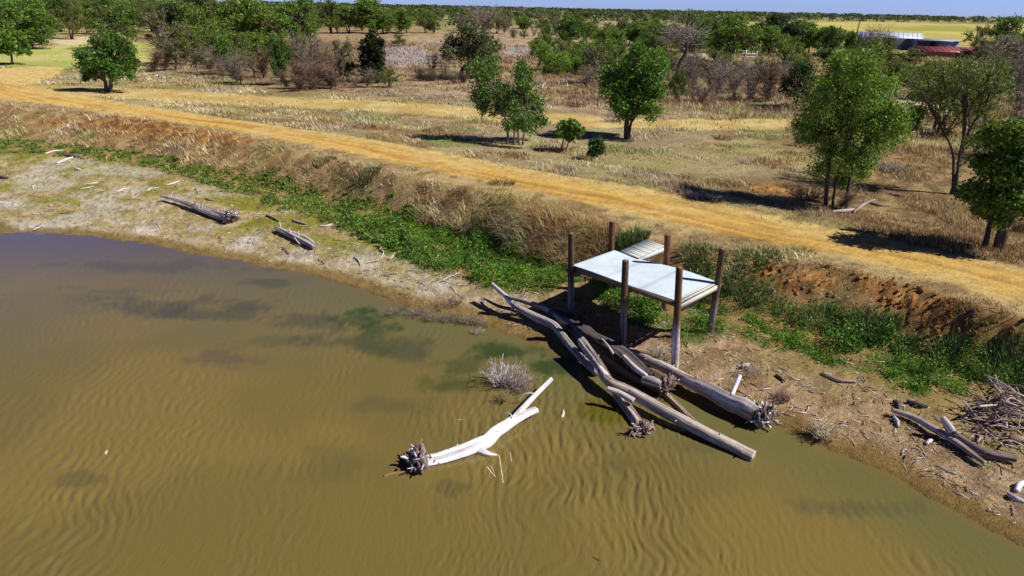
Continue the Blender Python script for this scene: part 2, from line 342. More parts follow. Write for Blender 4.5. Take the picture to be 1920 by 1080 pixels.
for i, (px, py, rx, ry, c, a) in enumerate([(690, 597, 70, 24, G, .9), (960, 660, 80, 18, G, .95), (1050, 685, 60, 18, G, .9), (840, 720, 60, 26, G, .6), (780, 660, 60, 20, K, .55), (640, 640, 120, 22, K, .5), (420, 672, 60, 22, (.10, .07, .05), .55), (330, 575, 150, 20, K, .6), (470, 575, 50, 14, K, .55), (500, 530, 60, 10, K, .5), (150, 900, 50, 18, K, .35), (520, 640, 80, 14, K, .3), (1130, 775, 50, 26, (.11, .09, .01), .75), (1190, 870, 60, 22, K, .3), (740, 760, 70, 26, K, .3), (1010, 590, 60, 16, K, .3), (850, 915, 40, 18, K, .35), (1600, 950, 110, 20, K, .35), (620, 880, 90, 50, K, .2), (250, 545, 120, 12, K, .3), (1320, 830, 60, 20, K, .25), (300, 500, 200, 12, K, .35), (700, 640, 90, 26, G, .45), (880, 690, 50, 20, G, .5), (560, 600, 90, 16, K, .5), (380, 590, 120, 14, K, .5), (1120, 780, 46, 22, (.09, .085, .008), .5), (230, 560, 90, 14, K, .4)]):
    patch(px, py, rx, ry, c, a, 100+i)
idx = np.arange(X.size).reshape(X.shape)
q = np.stack([idx[:-1, :-1], idx[:-1, 1:], idx[1:, 1:], idx[1:, :-1]], -1)[dW[:-1, :-1] > -1.2]
ui, inv = np.unique(q, return_inverse=True)
mb = MB(); mb.add(np.stack([X, Y, wz], -1).reshape(-1, 3)[ui], inv.reshape(-1, 4), None, wc.reshape(-1, 3)[ui])
tag(mb.build('pond_water', M_water, smooth=True), kind='structure')

# ------------------------------------------------------------------ geometry builders
def cr(P, n):
    """smooth curve through points (any number of columns)"""
    P = np.asarray(P, float)
    if len(P) < 3:
        t = np.linspace(0, 1, n)[:, None]; return P[0]*(1-t)+P[-1]*t
    Q = np.vstack([2*P[0]-P[1], P, 2*P[-1]-P[-2]]); out = []
    for t in np.linspace(0, len(P)-1-1e-9, n):
        i = int(t); f = t-i; a, b_, c, d = Q[i:i+4]
        out.append(.5*((2*b_)+(-a+c)*f+(2*a-5*b_+4*c-d)*f*f+(-a+3*b_-3*c+d)*f**3))
    return np.array(out)
def tube(mb, P, Rr, sides=8, col=(.3, .3, .3), rough=0., streak=.0, cap=None, seed=0, flat=1.):
    P = np.asarray(P, float); n = len(P); Rr = np.broadcast_to(np.asarray(Rr, float), (n,))
    T = np.gradient(P, axis=0); T /= np.linalg.norm(T, axis=1)[:, None]+1e-9
    ref = np.array([0, 0, 1.]) if abs(T[0][2]) < .9 else np.array([1., 0, 0])
    A = np.cross(T, ref); A /= np.linalg.norm(A, axis=1)[:, None]+1e-9; B = np.cross(A, T)
    for i in range(1, n):
        if A[i]@A[i-1] < 0: A[i] *= -1; B[i] *= -1
    th = np.arange(sides)*2*math.pi/sides
    Ls = np.concatenate([[0], np.cumsum(np.linalg.norm(np.diff(P, axis=0), axis=1))])
    rr = Rr[:, None]*np.ones(sides)
    if rough:
        g = vn(np.cos(th)[None]*2.2+seed+Ls[:, None]*.25, np.sin(th)[None]*2.2+Ls[:, None]*.4, seed+3)
        g2 = vn(np.cos(th)[None]*5+seed, np.sin(th)[None]*5+Ls[:, None]*.8, seed+4)
        rr = rr*(1+rough*((g-.5)*1.4+(g2-.5)*.8))
        if sides > 20:
            g3 = vn(np.cos(th)[None]*11+seed+Ls[:, None]*.6, np.sin(th)[None]*11+Ls[:, None]*1.6, seed+6); rr = rr*(1+rough*(g3-.5)*.9)
    Vv = P[:, None]+rr[..., None]*(A[:, None]*np.cos(th)[None, :, None]+B[:, None]*np.sin(th)[None, :, None]*flat)
    C = np.asarray(col, float); C = np.broadcast_to(C, (n, sides, 3)).copy() if C.ndim == 1 else np.repeat(C[:, None], sides, 1)
    if streak:
        k = fbm(np.cos(th)[None]*4+seed*1.7+Ls[:, None]*.5, np.sin(th)[None]*4+Ls[:, None]*.7, seed+9, 3)
        k2 = vn(np.cos(th)[None]*9+seed*1.7+Ls[:, None]*.35, np.sin(th)[None]*9+Ls[:, None]*.5, seed+12)
        C *= ((1+streak*(k-.5)*2.4)*(1-.75*streak*ss(.68, .85, k2)))[..., None]
        if sides > 20:
            pb = ss(.54, .58, fbm(np.cos(th)[None]*1.6+seed*2.3+Ls[:, None]*1.1, np.sin(th)[None]*1.6+Ls[:, None]*.9, seed+15, 4)); C *= 1-pb[..., None]*np.array([.38, .46, .52])*(.35 if np.max(col) > .7 else 1)
    i = np.arange(n-1)[:, None]*sides+np.arange(sides)[None]; j = np.arange(n-1)[:, None]*sides+(np.arange(sides)[None]+1) % sides
    Q = np.stack([i, j, j+sides, i+sides], -1).reshape(-1, 4)
    V2 = np.vstack([Vv.reshape(-1, 3), P[0], P[-1]]); C2 = np.vstack([C.reshape(-1, 3), [C[0].mean(0)], [C[-1].mean(0)]])
    if cap is not None: C2[-2:] = cap
    m = n*sides; a = np.arange(sides); b2 = (a+1) % sides
    Tt = np.vstack([np.stack([b2, a, a*0+m], -1), np.stack([(n-1)*sides+a, (n-1)*sides+b2, a*0+m+1], -1)])
    mb.add(V2, Q, Tt, np.clip(C2, .005, .9))
def boxm(mb, lo, hi, col, rot=0., org=(0, 0, 0), bev=.0):
    lo = np.array(lo, float); hi = np.array(hi, float)
    V8 = np.array([[x, y, z] for x in (lo[0], hi[0]) for y in (lo[1], hi[1]) for z in (lo[2], hi[2])])
    c, s = math.cos(rot), math.sin(rot)
    V8 = np.stack([V8[:, 0]*c-V8[:, 1]*s, V8[:, 0]*s+V8[:, 1]*c, V8[:, 2]], -1)+np.array(org)
    mb.add(V8, [[0, 1, 3, 2], [4, 6, 7, 5], [0, 4, 5, 1], [2, 3, 7, 6], [0, 2, 6, 4], [1, 5, 7, 3]], None, col)
def blades(mb, B, H, W, lean, C, rg):
    n = len(B); a = rg.uniform(0, 2*math.pi, n); d = np.stack([np.cos(a), np.sin(a), a*0], -1)*W[:, None]*.5
    l3 = np.stack([lean[:, 0], lean[:, 1], lean[:, 0]*0], -1)*H[:, None]
    up = np.zeros((n, 3)); up[:, 2] = H
    m = B+l3*.32+up*.58; tip = B+l3+up*(1-.25*np.clip(np.hypot(lean[:, 0], lean[:, 1]), 0, 1)[:, None])
    Vv = np.stack([B-d, B+d, m+d*.75, m-d*.75, tip], 1).reshape(-1, 3); k = np.arange(n)[:, None]*5
    mb.add(Vv, k+np.array([[0, 1, 2, 3]]), k+np.array([[3, 2, 4]]), np.repeat(C, 5, 0))
def cards(mb, P, S, C, rg, asp=.55, upb=0.):
    n = len(P); a = rg.normal(size=(n, 3)); a[:, 2] *= (1-upb); a /= np.linalg.norm(a, axis=1)[:, None]
    b = rg.normal(size=(n, 3)); b -= a*(a*b).sum(1)[:, None]; b /= np.linalg.norm(b, axis=1)[:, None]
    a *= S[:, None]; b *= S[:, None]*asp
    mb.add(np.stack([P-a, P+b, P+a, P-b], 1).reshape(-1, 3), np.arange(n)[:, None]*4+np.array([[0, 1, 2, 3]]), None, np.repeat(C, 4, 0))
def jit(c, n, rg, amt=.25, hue=.08):
    c = np.asarray(c, float); k = np.exp(rg.normal(0, amt, (n, 1))); return np.clip(c*k*(1+rg.normal(0, hue, (n, 3))), .004, .85)

# ------------------------------------------------------------------ the raised platform
def post_path(bpx, tpx, zt, zb=None):
    B = ground(*bpx); T = un(tpx[0], tpx[1], zt); return B, T
DZ = 1.9
A_, B_, C_, D_ = [un(*p, DZ) for p in ((1073, 497), (1152, 469), (1350, 529), (1278, 568))]
plat = empty('fishing_platform', un(1200, 600, .3), 'pale boarded platform on six round timber posts with a short walkway to the bank', 'platform')
po = np.array(plat.location)
GW = (.56, .66, .74)  # blue of the sky glare on the deck is put into this colour
mb = MB(); nu, nv = 26, 12
def deckpt(a, b, dz=0):
    p = (A_*(1-a)+D_*a)*(1-b)+(B_*(1-a)+C_*a)*b
    sag = -.035*math.sin(a*math.pi*2.2)*b+.02*math.sin(a*9)*(1-b)*.5
    return p+np.array([0, 0, sag+dz])
for lvl in (0, -.022):
    VV = [deckpt(i/nu*.945, j/nv, lvl) for i in range(nu+1) for j in range(nv+1)]
    k = np.arange((nu+1)*(nv+1)).reshape(nu+1, nv+1); Q = np.stack([k[:-1, :-1], k[1:, :-1], k[1:, 1:], k[:-1, 1:]], -1).reshape(-1, 4)
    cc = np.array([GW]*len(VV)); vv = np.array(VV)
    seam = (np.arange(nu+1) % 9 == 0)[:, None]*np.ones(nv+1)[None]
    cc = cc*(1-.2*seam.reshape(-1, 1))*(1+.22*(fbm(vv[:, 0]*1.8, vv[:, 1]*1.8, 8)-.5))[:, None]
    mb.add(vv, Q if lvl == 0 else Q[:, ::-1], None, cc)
b_ = [deckpt(i/nu*.945, 0) for i in range(nu+1)]+[deckpt(.945, j/nv) for j in range(1, nv+1)]+[deckpt(i/nu*.945, 1) for i in range(nu-1, -1, -1)]+[deckpt(0, j/nv) for j in range(nv-1, 0, -1)]
b_ = np.array(b_); m = len(b_); k = np.arange(m); VV = np.vstack([b_, b_-[0, 0, .022]])
mb.add(VV, np.stack([k, k+m, (k+1) % m+m, (k+1) % m], -1), None, (.5, .53, .56))
o = mb.build('deck_panel', M_boards, plat, loc=po); o['label'] = 'pale blue white deck panel sagging a little along its back edge'
def beam(mb, p, q, wd, ht, col):
    p = np.array(p, float); q = np.array(q, float); d = q-p; d /= np.linalg.norm(d); s = np.cross(d, [0, 0, 1.]); s /= np.linalg.norm(s); s *= wd/2; h = np.array([0, 0, ht])
    mb.add([p-s, p+s, p+s-h, p-s-h, q-s, q+s, q+s-h, q-s-h], [[0, 4, 5, 1], [1, 5, 6, 2], [2, 6, 7, 3], [3, 7, 4, 0], [0, 1, 2, 3], [4, 7, 6, 5]], None, col)
mb = MB()
for i in range(2): beam(mb, deckpt(.95+.026*i, -.01, -.004), deckpt(.95+.026*i, 1.01, -.004), .088, .03, np.array((.56, .56, .53))*(1-.12*i))
mb.build('end_board', M_wood, plat, loc=po)
mb = MB()
beam(mb, deckpt(1.0, -.02, -.03), deckpt(1.0, 1.02, -.03), .045, .13, (.60, .58, .46))
mb.build('end_fascia', M_wood, plat, loc=po)
for bb in (.05, .5, .95):
    mb = MB(); beam(mb, deckpt(.0, bb, -.06), deckpt(.985, bb, -.06), .05, .14, (.20, .13, .075)); mb.build('joist', M_wood, plat, loc=po)
for aa in (.02, .5, .96):
    mb = MB(); beam(mb, deckpt(aa, .03, -.2), deckpt(aa, .97, -.2), .05, .14, (.17, .11, .065)); mb.build('cross_beam', M_wood, plat, loc=po)
# posts: foot pixel, head pixel, height of the head
for (bp_, tp_, zt) in [((1070, 598), (1071, 437), 2.72), ((1167, 648), (1173, 488), 2.70), ((1265, 688), (1274, 501), 2.78), ((1148, 560), (1148, 415), 2.74), ((1246, 580), (1252, 440), 2.70), ((1332, 622), (1355, 466), 2.66)]:
    if bp_[1] == 560: Bq = un(1148, 468, DZ)*1.0; Bq = np.array([un(1149, 466, DZ)[0], un(1149, 466, DZ)[1], 0]); Bq[2] = Z(Bq[0], Bq[1])
    else: Bq = ground(*bp_)
    # head: the height at which the post stands closest to plumb
    best = min(np.arange(2.45, 3.0, .01), key=lambda h: np.linalg.norm((un(tp_[0], tp_[1], h)-Bq)[:2]))
    Tq = un(tp_[0], tp_[1], best)
    P = np.array([Bq-[0, 0, .35]+(Bq-Tq)*.0, Bq, *[Bq+(Tq-Bq)*f for f in np.linspace(.12, .985, 12)], Tq])
    zz = P[:, 2]; g = ss(1.0, 1.75, zz+.15*np.sin(zz*9))
    col = mix((.22, .17, .15), (.105, .066, .042), g)
    if bp_[0] == 1265: col = mix((.50, .46, .47), (.14, .08, .045), ss(.9, 1.5, zz))
    if bp_[0] in (1148, 1246): col = mix((.22, .14, .09), (.15, .066, .036), g)
    mb = MB(); tube(mb, P, np.r_[.095, np.linspace(.095, .085, len(P)-2), .078], 16, col, .06, .55, (.36, .27, .17), seed=bp_[0])
    mb.build('post', M_bark, plat, smooth=False, loc=po)
mb = MB(); f = ground(1096, 606) if False else un(1246, 580, .6)
g0 = deckpt(.8, .55, -.2); gz = float(Z(g0[0], g0[1])); tube(mb, [[g0[0], g0[1], gz-.2], g0], .06, 10, (.36, .27, .16), .05, .4, seed=3); mb.build('short_post', M_bark, plat, loc=po)
# walkway of cross planks
W0, W1 = un(1163, 470, DZ+.02), un(1197, 483, DZ+.02); W2, W3 = un(1247, 461, DZ+.05), un(1212, 449, DZ+.05)
npk = 11
for i in range(npk):
    a0, a1 = i/npk+.006, (i+1)/npk-.006
    l0, l1 = W0*(1-a0)+W3*a0, W0*(1-a1)+W3*a1; r0, r1 = W1*(1-a0)+W2*a0, W1*(1-a1)+W2*a1
    h = np.array([0, 0, .03]); dz = np.array([0, 0, rng.uniform(-.006, .006)])
    mb = MB(); pts = np.array([l0, r0, r1, l1])+dz
    mb.add(np.vstack([pts, pts-h]), [[0, 1, 2, 3], [7, 6, 5, 4], [0, 4, 5, 1], [1, 5, 6, 2], [2, 6, 7, 3], [3, 7, 4, 0]], None, np.array((.52, .55, .54))*rng.uniform(.82, 1.05))
    mb.build('walkway_plank', M_boards, plat, loc=po)
for p, q_ in ((W1, W2), (W0, W3)):
    mb = MB(); beam(mb, p-[0, 0, .034], q_-[0, 0, .034], .05, .13, (.58, .60, .60)); mb.build('walkway_stringer', M_wood, plat, loc=po)

# ------------------------------------------------------------------ driftwood
WHITE = (.80, .78, .82); GREY = (.40, .355, .34); DARK = (.055, .047, .05); BROWN = (.26, .17, .11)
def rootball(mb, c, r, axis, col, rg, n=26, spike=1.0):
    c = np.asarray(c, float); axis = np.asarray(axis, float)/np.linalg.norm(axis); col = np.asarray(col, float)
    nth, nph = 30, 18; ph = (np.arange(nph+1)/nph*math.pi)[:, None]; th = (np.arange(nth)/nth*2*math.pi)[None]
    d = np.stack([np.sin(ph)*np.cos(th), np.sin(ph)*np.sin(th), np.cos(ph)+0*th], -1).reshape(-1, 3)
    f1 = vn(d[:, 0]*2.2+c[0]*7+9, d[:, 1]*2.2+d[:, 2]*2.1+c[1]*7+9, 5); f2 = vn(d[:, 0]*6+d[:, 2]*3+30, d[:, 1]*6-d[:, 2]*4+30, 6); f3 = vn(d[:, 0]*13+50, d[:, 1]*13+d[:, 2]*13+50, 7)
    VV = c+(d-axis*(d@axis)[:, None]*.5)*(r*(.25+.35*f1+.42*f2+.25*f3))[:, None]
    k = np.arange((nph+1)*nth).reshape(nph+1, nth); kk = np.roll(k, -1, 1)
    mb.add(VV, np.stack([k[:-1], kk[:-1], kk[1:], k[1:]], -1).reshape(-1, 4), None, np.clip(col*np.array([.5, .4, .36])*(.12+1.0*ss(.45, .85, f2)+.2*f3)[:, None], .01, 1))  # crevice shade put into the colour, darker in the hollows
    for i in range(n*2):
        long_ = i % 5 == 0
        d = rg.normal(size=3); d -= axis*(d@axis)*.75; d += axis*rg.uniform(-.15, .45); d /= np.linalg.norm(d); d[2] = abs(d[2])*rg.choice([1, 1, -.5])
        L = r*(rg.uniform(.45, .75) if long_ else rg.uniform(.15, .42))*spike; b0 = c+d*r*rg.uniform(.2, .55)+rg.normal(size=3)*r*.14; e = rg.normal(size=3)*.7; e2 = rg.normal(size=3)*.7
        P = cr([b0, b0+d*L*.4+e*L*.3, b0+d*L*.75+e2*L*.3, b0+d*L+e*L*.5], 9)
        tube(mb, P, np.linspace(r*rg.uniform(.06, .13), r*rg.uniform(.025, .06), 9)*(1+.35*rg.normal(size=9)).clip(.5, 1.6), 6, col*rg.choice([.22, .4, .75, 1.15, 1.3], p=[.25, .2, .2, .2, .15]), .5, .6, seed=i, flat=rg.uniform(.45, 1))
def logobj(name, label, path, col, cat='log', root=None, forks=(), cap=None, sides=36, rough=.30, seed=1, group=None, z0=None, streak=.55, rn=26):
    """path: (px, py, height of the axis above the ground or water, radius)"""
    rg = np.random.default_rng(seed)
    def place(p):
        h = p[2]; q = un(p[0], p[1], h)
        for _ in range(6): q = un(p[0], p[1], max(float(Z(q[0], q[1])), -.02)+h)
        return np.r_[q, p[3]]
    K = np.array([place(p) for p in path]); n = max(12, int(len(path)*(30 if sides > 10 else 8)))
    D = cr(K, n); tt_ = np.linspace(0, len(path), n)
    for c_ in range(3): D[:, c_] += (fbm(tt_*1.3+seed*3.1, tt_*0+c_*5, 200, 3)-.5)*2*.16*D[:, 3].mean()
    loc = D[0, :3].copy(); loc[2] = max(float(Z(loc[0], loc[1])), 0)
    th = empty(name, loc, label, cat, group)
    mb = MB(); tube(mb, D[:, :3], np.maximum(D[:, 3], .004), sides, col, rough, streak, cap if cap is not None else np.asarray(col)*.7, seed)
    # knots and broken twig stubs
    for i in range(max(2, n//16)):
        j = rg.integers(2, n-2); d = rg.normal(size=3); d[2] = abs(d[2]); d /= np.linalg.norm(d); r = D[j, 3]
        tube(mb, [D[j, :3]+d*r*.6, D[j, :3]+d*r*(1.15+rg.uniform(0, .4))], [r*.22, r*.10], 6, np.asarray(col)*.9, .2, .3, seed=i)
    mb.build('trunk', M_wood, th, smooth=True, loc=loc)
    for fk in forks:
        fc_ = fk[1] if isinstance(fk, tuple) else col
        pts = fk[0] if isinstance(fk, tuple) else fk
        E_ = cr(np.array([place(p) for p in pts]), max(8, len(pts)*9))
        mb = MB(); tube(mb, E_[:, :3], np.maximum(E_[:, 3], .003), 14, fc_, rough*.8, streak, np.asarray(fc_)*.8, seed+5)
        mb.build('branch', M_wood, th, smooth=True, loc=loc)
    if root:
        rp = place((root[0], root[1], root[2], root[3])); ax = D[0, :3]-D[3, :3] if np.linalg.norm(rp[:3]-D[0, :3]) < np.linalg.norm(rp[:3]-D[-1, :3]) else D[-1, :3]-D[-4, :3]
        mb = MB(); rootball(mb, rp[:3], rp[3], ax, root[4] if len(root) > 4 else col, rg, rn)
        mb.build('root_mass', M_wood, th, loc=loc)
    return th
logobj('driftwood_log', 'bleached white forked log lying in the shallow water with a spiky root mass', [(800, 866, .06, .125), (850, 853, .08, .13), (902, 834, .10, .15), (930, 812, .13, .125), (965, 788, .17, .105), (988, 776, .20, .085), (1006, 768, .22, .07)], WHITE,
       root=(784, 866, .12, .36, (.56, .50, .52)), forks=[[(952, 798, .15, .085), (974, 772, .21, .075), (1000, 744, .28, .062), (1034, 711, .36, .05)], [(895, 842, .08, .10), (914, 850, .05, .06), (932, 853, .01, .02)], [(962, 785, .2, .02), (955, 775, .26, .012), (943, 776, .2, .008)], [(1010, 738, .3, .014), (985, 738, .3, .01), (972, 752, .12, .008)]], seed=3, rn=34, cap=(.66, .6, .56))
logobj('driftwood_log', 'long weathered grey log with a broken white upper end reaching out into the pond', [(1113, 668, .42, .075), (1126, 692, .40, .10), (1142, 716, .36, .115), (1190, 740, .30, .125), (1250, 775, .24, .125), (1330, 816, .16, .12), (1412, 856, .09, .12)], (.45, .38, .33),
       forks=[([(1111, 664, .46, .05), (1122, 686, .43, .085), (1136, 706, .42, .09)], (.74, .70, .70)), ([(1188, 752, .34, .075), (1160, 736, .44, .065), (1138, 728, .50, .055)], (.5, .46, .46))], seed=8, cap=(.62, .5, .36), rough=.2)
logobj('driftwood_log', 'short grey log sloping into the water with a split root end beside the long log', [(1090, 640, .55, .12), (1118, 680, .45, .12), (1150, 728, .25, .115), (1172, 762, .12, .11), (1196, 796, .06, .12)], (.38, .32, .29), root=(1206, 806, .10, .27, (.50, .42, .40)), seed=12)
logobj('driftwood_log', 'slim brown log lying in the water between the two biggest logs', [(1205, 705, .05, .07), (1262, 752, .06, .07), (1300, 790, .06, .068), (1345, 822, .05, .06), (1400, 846, .02, .05)], (.36, .27, .21), seed=14)
logobj('driftwood_log', 'charred black trunk with peeling grey patches and ragged root end under the platform', [(1030, 590, .22, .12), (1068, 604, .30, .16), (1105, 634, .36, .22), (1150, 664, .36, .23), (1195, 698, .30, .21), (1236, 720, .26, .18)], (.075, .062, .064), root=(1248, 724, .24, .31, (.38, .30, .29)), forks=[([(1150, 664, .5, .03), (1140, 648, .62, .022), (1128, 634, .8, .014)], (.5, .47, .47)), ([(1168, 668, .56, .05), (1190, 690, .52, .06), (1212, 706, .46, .05)], (.50, .46, .47)), ([(1205, 712, .36, .09), (1222, 716, .38, .11), (1238, 722, .36, .08)], (.42, .37, .38))], seed=21, rough=.62, streak=1.0)
logobj('driftwood_log', 'curved smooth grey limb with a pale upright tip in the platform shade', [(923, 532, .62, .045), (944, 552, .5, .07), (968, 574, .36, .09), (1005, 594, .24, .11), (1040, 612, .22, .115), (1064, 642, .2, .11), (1090, 672, .18, .10), (1120, 700, .12, .09)], (.37, .33, .32), forks=[([(922, 531, .66, .042), (942, 550, .55, .062), (962, 568, .43, .075)], (.60, .56, .58)), ([(962, 580, .3, .05), (935, 574, .2, .045), (908, 560, .1, .03)], (.07, .055, .05))], seed=25, rough=.18)
logobj('driftwood_log', 'thin grey limb lying behind the curved limb in the platform shade', [(950, 556, .3, .05), (985, 566, .3, .065), (1025, 580, .28, .08), (1060, 606, .3, .09), (1085, 618, .3, .09)], (.36, .31, .29), seed=27, rough=.2)
logobj('driftwood_log', 'thickest pale grey log at the water edge with a white frayed root end', [(1172, 652, .28, .085), (1210, 672, .28, .11), (1260, 698, .28, .14), (1320, 728, .28, .18), (1380, 757, .28, .215), (1418, 776, .26, .22)], (.47, .42, .41), root=(1432, 780, .24, .37, (.62, .56, .55)), forks=[([(1372, 742, .46, .05), (1380, 722, .55, .05), (1387, 704, .66, .055)], (.66, .62, .62))], seed=31, rn=40, rough=.13)
logobj('driftwood_log', 'bleached log on the left beach tapering to a point with a tangled root end', [(303, 368, .22, .05), (340, 377, .2, .09), (375, 390, .19, .13), (410, 402, .19, .17), (428, 407, .2, .18)], (.48, .42, .40), root=(434, 405, .26, .36, (.58, .52, .50)), forks=[[(368, 384, .25, .03), (364, 376, .5, .02)], [(378, 388, .3, .03), (384, 377, .5, .025)]], seed=41, rn=34)
logobj('driftwood_log', 'split grey log with upright snags on the left beach', [(521, 428, .16, .10), (545, 440, .15, .11), (570, 452, .14, .10), (588, 462, .12, .07)], (.40, .35, .35), forks=[[(526, 428, .2, .03), (524, 416, .4, .02)], [(545, 438, .2, .03), (542, 428, .35, .02)], [(560, 443, .2, .025), (560, 433, .35, .015)], [(552, 446, .2, .03), (562, 458, .1, .02)], [(545, 434, .2, .05), (575, 446, .2, .05), (590, 457, .14, .03)]], seed=43)
logobj('driftwood_log', 'long slim weathered log lying on the right shore', [(1674, 770, .12, .05), (1715, 783, .12, .062), (1765, 812, .12, .066), (1810, 842, .12, .062), (1846, 868, .10, .045)], (.42, .37, .35), seed=45, rough=.2)
logobj('driftwood_log', 'dark brown log with a raised splintered end behind the slim log on the right shore', [(1768, 786, .42, .045), (1782, 806, .26, .065), (1806, 828, .14, .075), (1850, 850, .12, .075), (1905, 860, .1, .06)], (.20, .15, .14), forks=[([(1766, 782, .46, .05), (1776, 796, .36, .07), (1786, 810, .27, .07)], (.42, .38, .38))], seed=47)
small = [((1542, 700), (1570, 712), (1605, 715), .05, (.36, .28, .22), 'curved tan branch lying below the weeds on the right shore'),
         ((1676, 752), (1684, 756), (1686, 770), .06, (.14, .10, .08), 'dark hollow stub standing at the head of the slim right shore log'),
         ((1676, 782), (1682, 790), (1684, 800), .05, (.52, .48, .48), 'short pale branch end beside the head of the slim right shore log'),
         ((1700, 752), (1720, 758), (1740, 762), .055, (.09, .08, .085), 'charred black log piece half hidden in weeds near the brush pile'),
         ((1890, 926), (1905, 934), (1925, 942), .05, (.62, .58, .60), 'white branch at the right edge of the photo by the water'),
         ((1905, 920), (1912, 908), (1925, 902), .06, (.66, .62, .64), 'bent white branch above another at the right edge of the photo'),
         ((1885, 822), (1902, 824), (1930, 824), .09, (.25, .17, .11), 'brown log end lying at the foot of the brush pile'),
         ((1390, 688), (1398, 685), (1404, 682), .06, (.66, .64, .62), 'short white chunk lying on the beach right of the platform'),
         ((1455, 702), (1464, 708), (1472, 716), .035, (.16, .10, .07), 'dark brown stick on the beach above the thickest log root'),
         ((1737, 832), (1743, 827), (1749, 824), .045, (.70, .68, .68), 'small white driftwood chip below the slim right shore log'),
         ((600, 424), (615, 423), (632, 417), .045, (.62, .58, .56), 'pale stick beside the split log on the left beach'),
         ((500, 403), (512, 408), (524, 414), .05, (.30, .24, .20), 'brown branch piece left of the split log'),
         ((548, 412), (560, 416), (574, 420), .05, (.33, .28, .26), 'grey branch piece just above the split log'),
         ((385, 372), (392, 374), (402, 375), .06, (.30, .22, .20), 'brown log stub behind the bleached left beach log'),
         ((84, 288), (102, 283), (118, 282), .06, (.64, .60, .58), 'bleached branch in the left beach driftwood heap, nearest the photo edge'),
         ((122, 290), (138, 292), (156, 292), .09, (.22, .17, .16), 'dark log in the middle of the left beach driftwood heap'),
         ((106, 306), (124, 299), (138, 294), .055, (.66, .62, .60), 'bleached branch lying in front of the dark log in the left beach heap'),
         ((-6, 330), (6, 332), (16, 333), .09, (.16, .12, .10), 'dark log end at the left edge of the photo'),
         ((62, 354), (62, 349), (66, 347), .03, (.62, .58, .54), 'small pale upright snag near the left edge'),
         ((220, 373), (240, 372), (264, 373), .03, (.46, .38, .30), 'long thin stick left of the bleached beach log'),
         ((248, 372), (256, 367), (262, 363), .025, (.6, .55, .5), 'thin forked twig beside the long thin stick'),
         ((140, 316), (146, 317), (152, 319), .05, (.68, .66, .64), 'lone white chip on the left beach'),
         ((162, 345), (174, 344), (184, 343), .035, (.58, .52, .46), 'pale stick uppermost among the scattered beach sticks'),
         ((150, 354), (164, 352), (176, 349), .03, (.62, .57, .5), 'pale stick lying below the uppermost scattered beach stick'),
         ((220, 358), (232, 354), (244, 352), .035, (.6, .55, .48), 'pale stick lying right of the scattered beach sticks'),
         ((312, 347), (324, 344), (337, 339), .03, (.66, .62, .56), 'white curved twig near the green strip above the bleached log'),
         ((276, 358), (282, 354), (298, 352), .035, (.66, .62, .6), 'small white driftwood piece just above the bleached log tip'),
         ((1195, 632), (1200, 640), (1204, 646), .02, (.3, .22, .16), 'thin brown stick beside the middle front post'),
         ((664, 482), (672, 488), (676, 497), .03, (.5, .45, .42), 'small forked grey stick on the beach right of the split log'),
         ((730, 486), (736, 480), (740, 474), .05, (.42, .32, .26), 'brown wood chunk at the edge of the green weeds'),
         ((935, 853), (939, 876), (943, 905), .018, (.62, .56, .42), 'long thin pale stick standing in the water by the forked log'),
         ((912, 874), (920, 885), (932, 898), .016, (.56, .48, .34), 'thin stick in the water left of the long pale stick'),
         ((918, 870), (923, 880), (928, 890), .013, (.56, .48, .34), 'short thin stick crossing behind the other thin stick in the water'),
         ((956, 849), (957, 858), (960, 868), .015, (.6, .54, .42), 'short thin stick in the water right of the long pale stick'),
         ((1053, 783), (1056, 777), (1057, 769), .035, (.74, .70, .62), 'small white wood chip floating alone between the forked log and the long log'),
         ((1018, 852), (1022, 860), (1024, 868), .012, (.22, .17, .07), 'dark twig poking from the water right of the forked log'),
         ((1112, 1045), (1122, 1050), (1130, 1055), .018, (.12, .08, .04), 'small dark stick floating near the bottom of the photo'),
         ((720, 893), (740, 887), (768, 884), .03, (.27, .19, .07), 'half sunken brown branch at the root of the forked log'),
         ((857, 788), (864, 787), (869, 790), .014, (.66, .6, .55), 'tiny pale curved twig floating left of the forked log'),
         ((198, 852), (199, 848), (201, 845), .02, (.75, .72, .7), 'tiny white chip floating on the open water at left'),
         ((1240, 672), (1252, 676), (1262, 676), .016, (.3, .22, .18), 'thin stick at the foot of the front right post'),
         ((1068, 152), (1078, 158), (1098, 160), .09, (.52, .46, .46), 'bleached curved branch on the ground beyond the track'),
         ((1016, 165), (1020, 158), (1034, 150), .08, (.5, .44, .42), 'pale forked stub on the ground beyond the clustered tree'),
         ((1600, 398), (1618, 384), (1640, 374), .06, (.30, .25, .23), 'grey fallen branch right of the biggest tree'),
         ((1626, 378), (1645, 384), (1668, 386), .045, (.26, .2, .18), 'dark fallen branch crossing the grey one right of the biggest tree'),
         ((1560, 397), (1585, 395), (1600, 392), .08, (.36, .3, .28), 'fallen log at the foot of the biggest tree'),
         ((1826, 232), (1845, 224), (1862, 236), .10, (.55, .48, .46), 'bleached fallen limb at the right edge of the trees'),
         ((290, 143), (300, 142), (306, 146), .10, (.55, .5, .48), 'pale log lying in brown grass right of the lone round tree')]
for i, (p0, p1, p2, r, c, lab) in enumerate(small):
    logobj('driftwood_stick' if r < .04 else 'driftwood_piece', lab, [(*p0, r*.7, r*.8), (*p1, r*1.0, r), (*p2, r*.7, r*.55)], c, cat='driftwood', seed=60+i, sides=8, rough=.3)

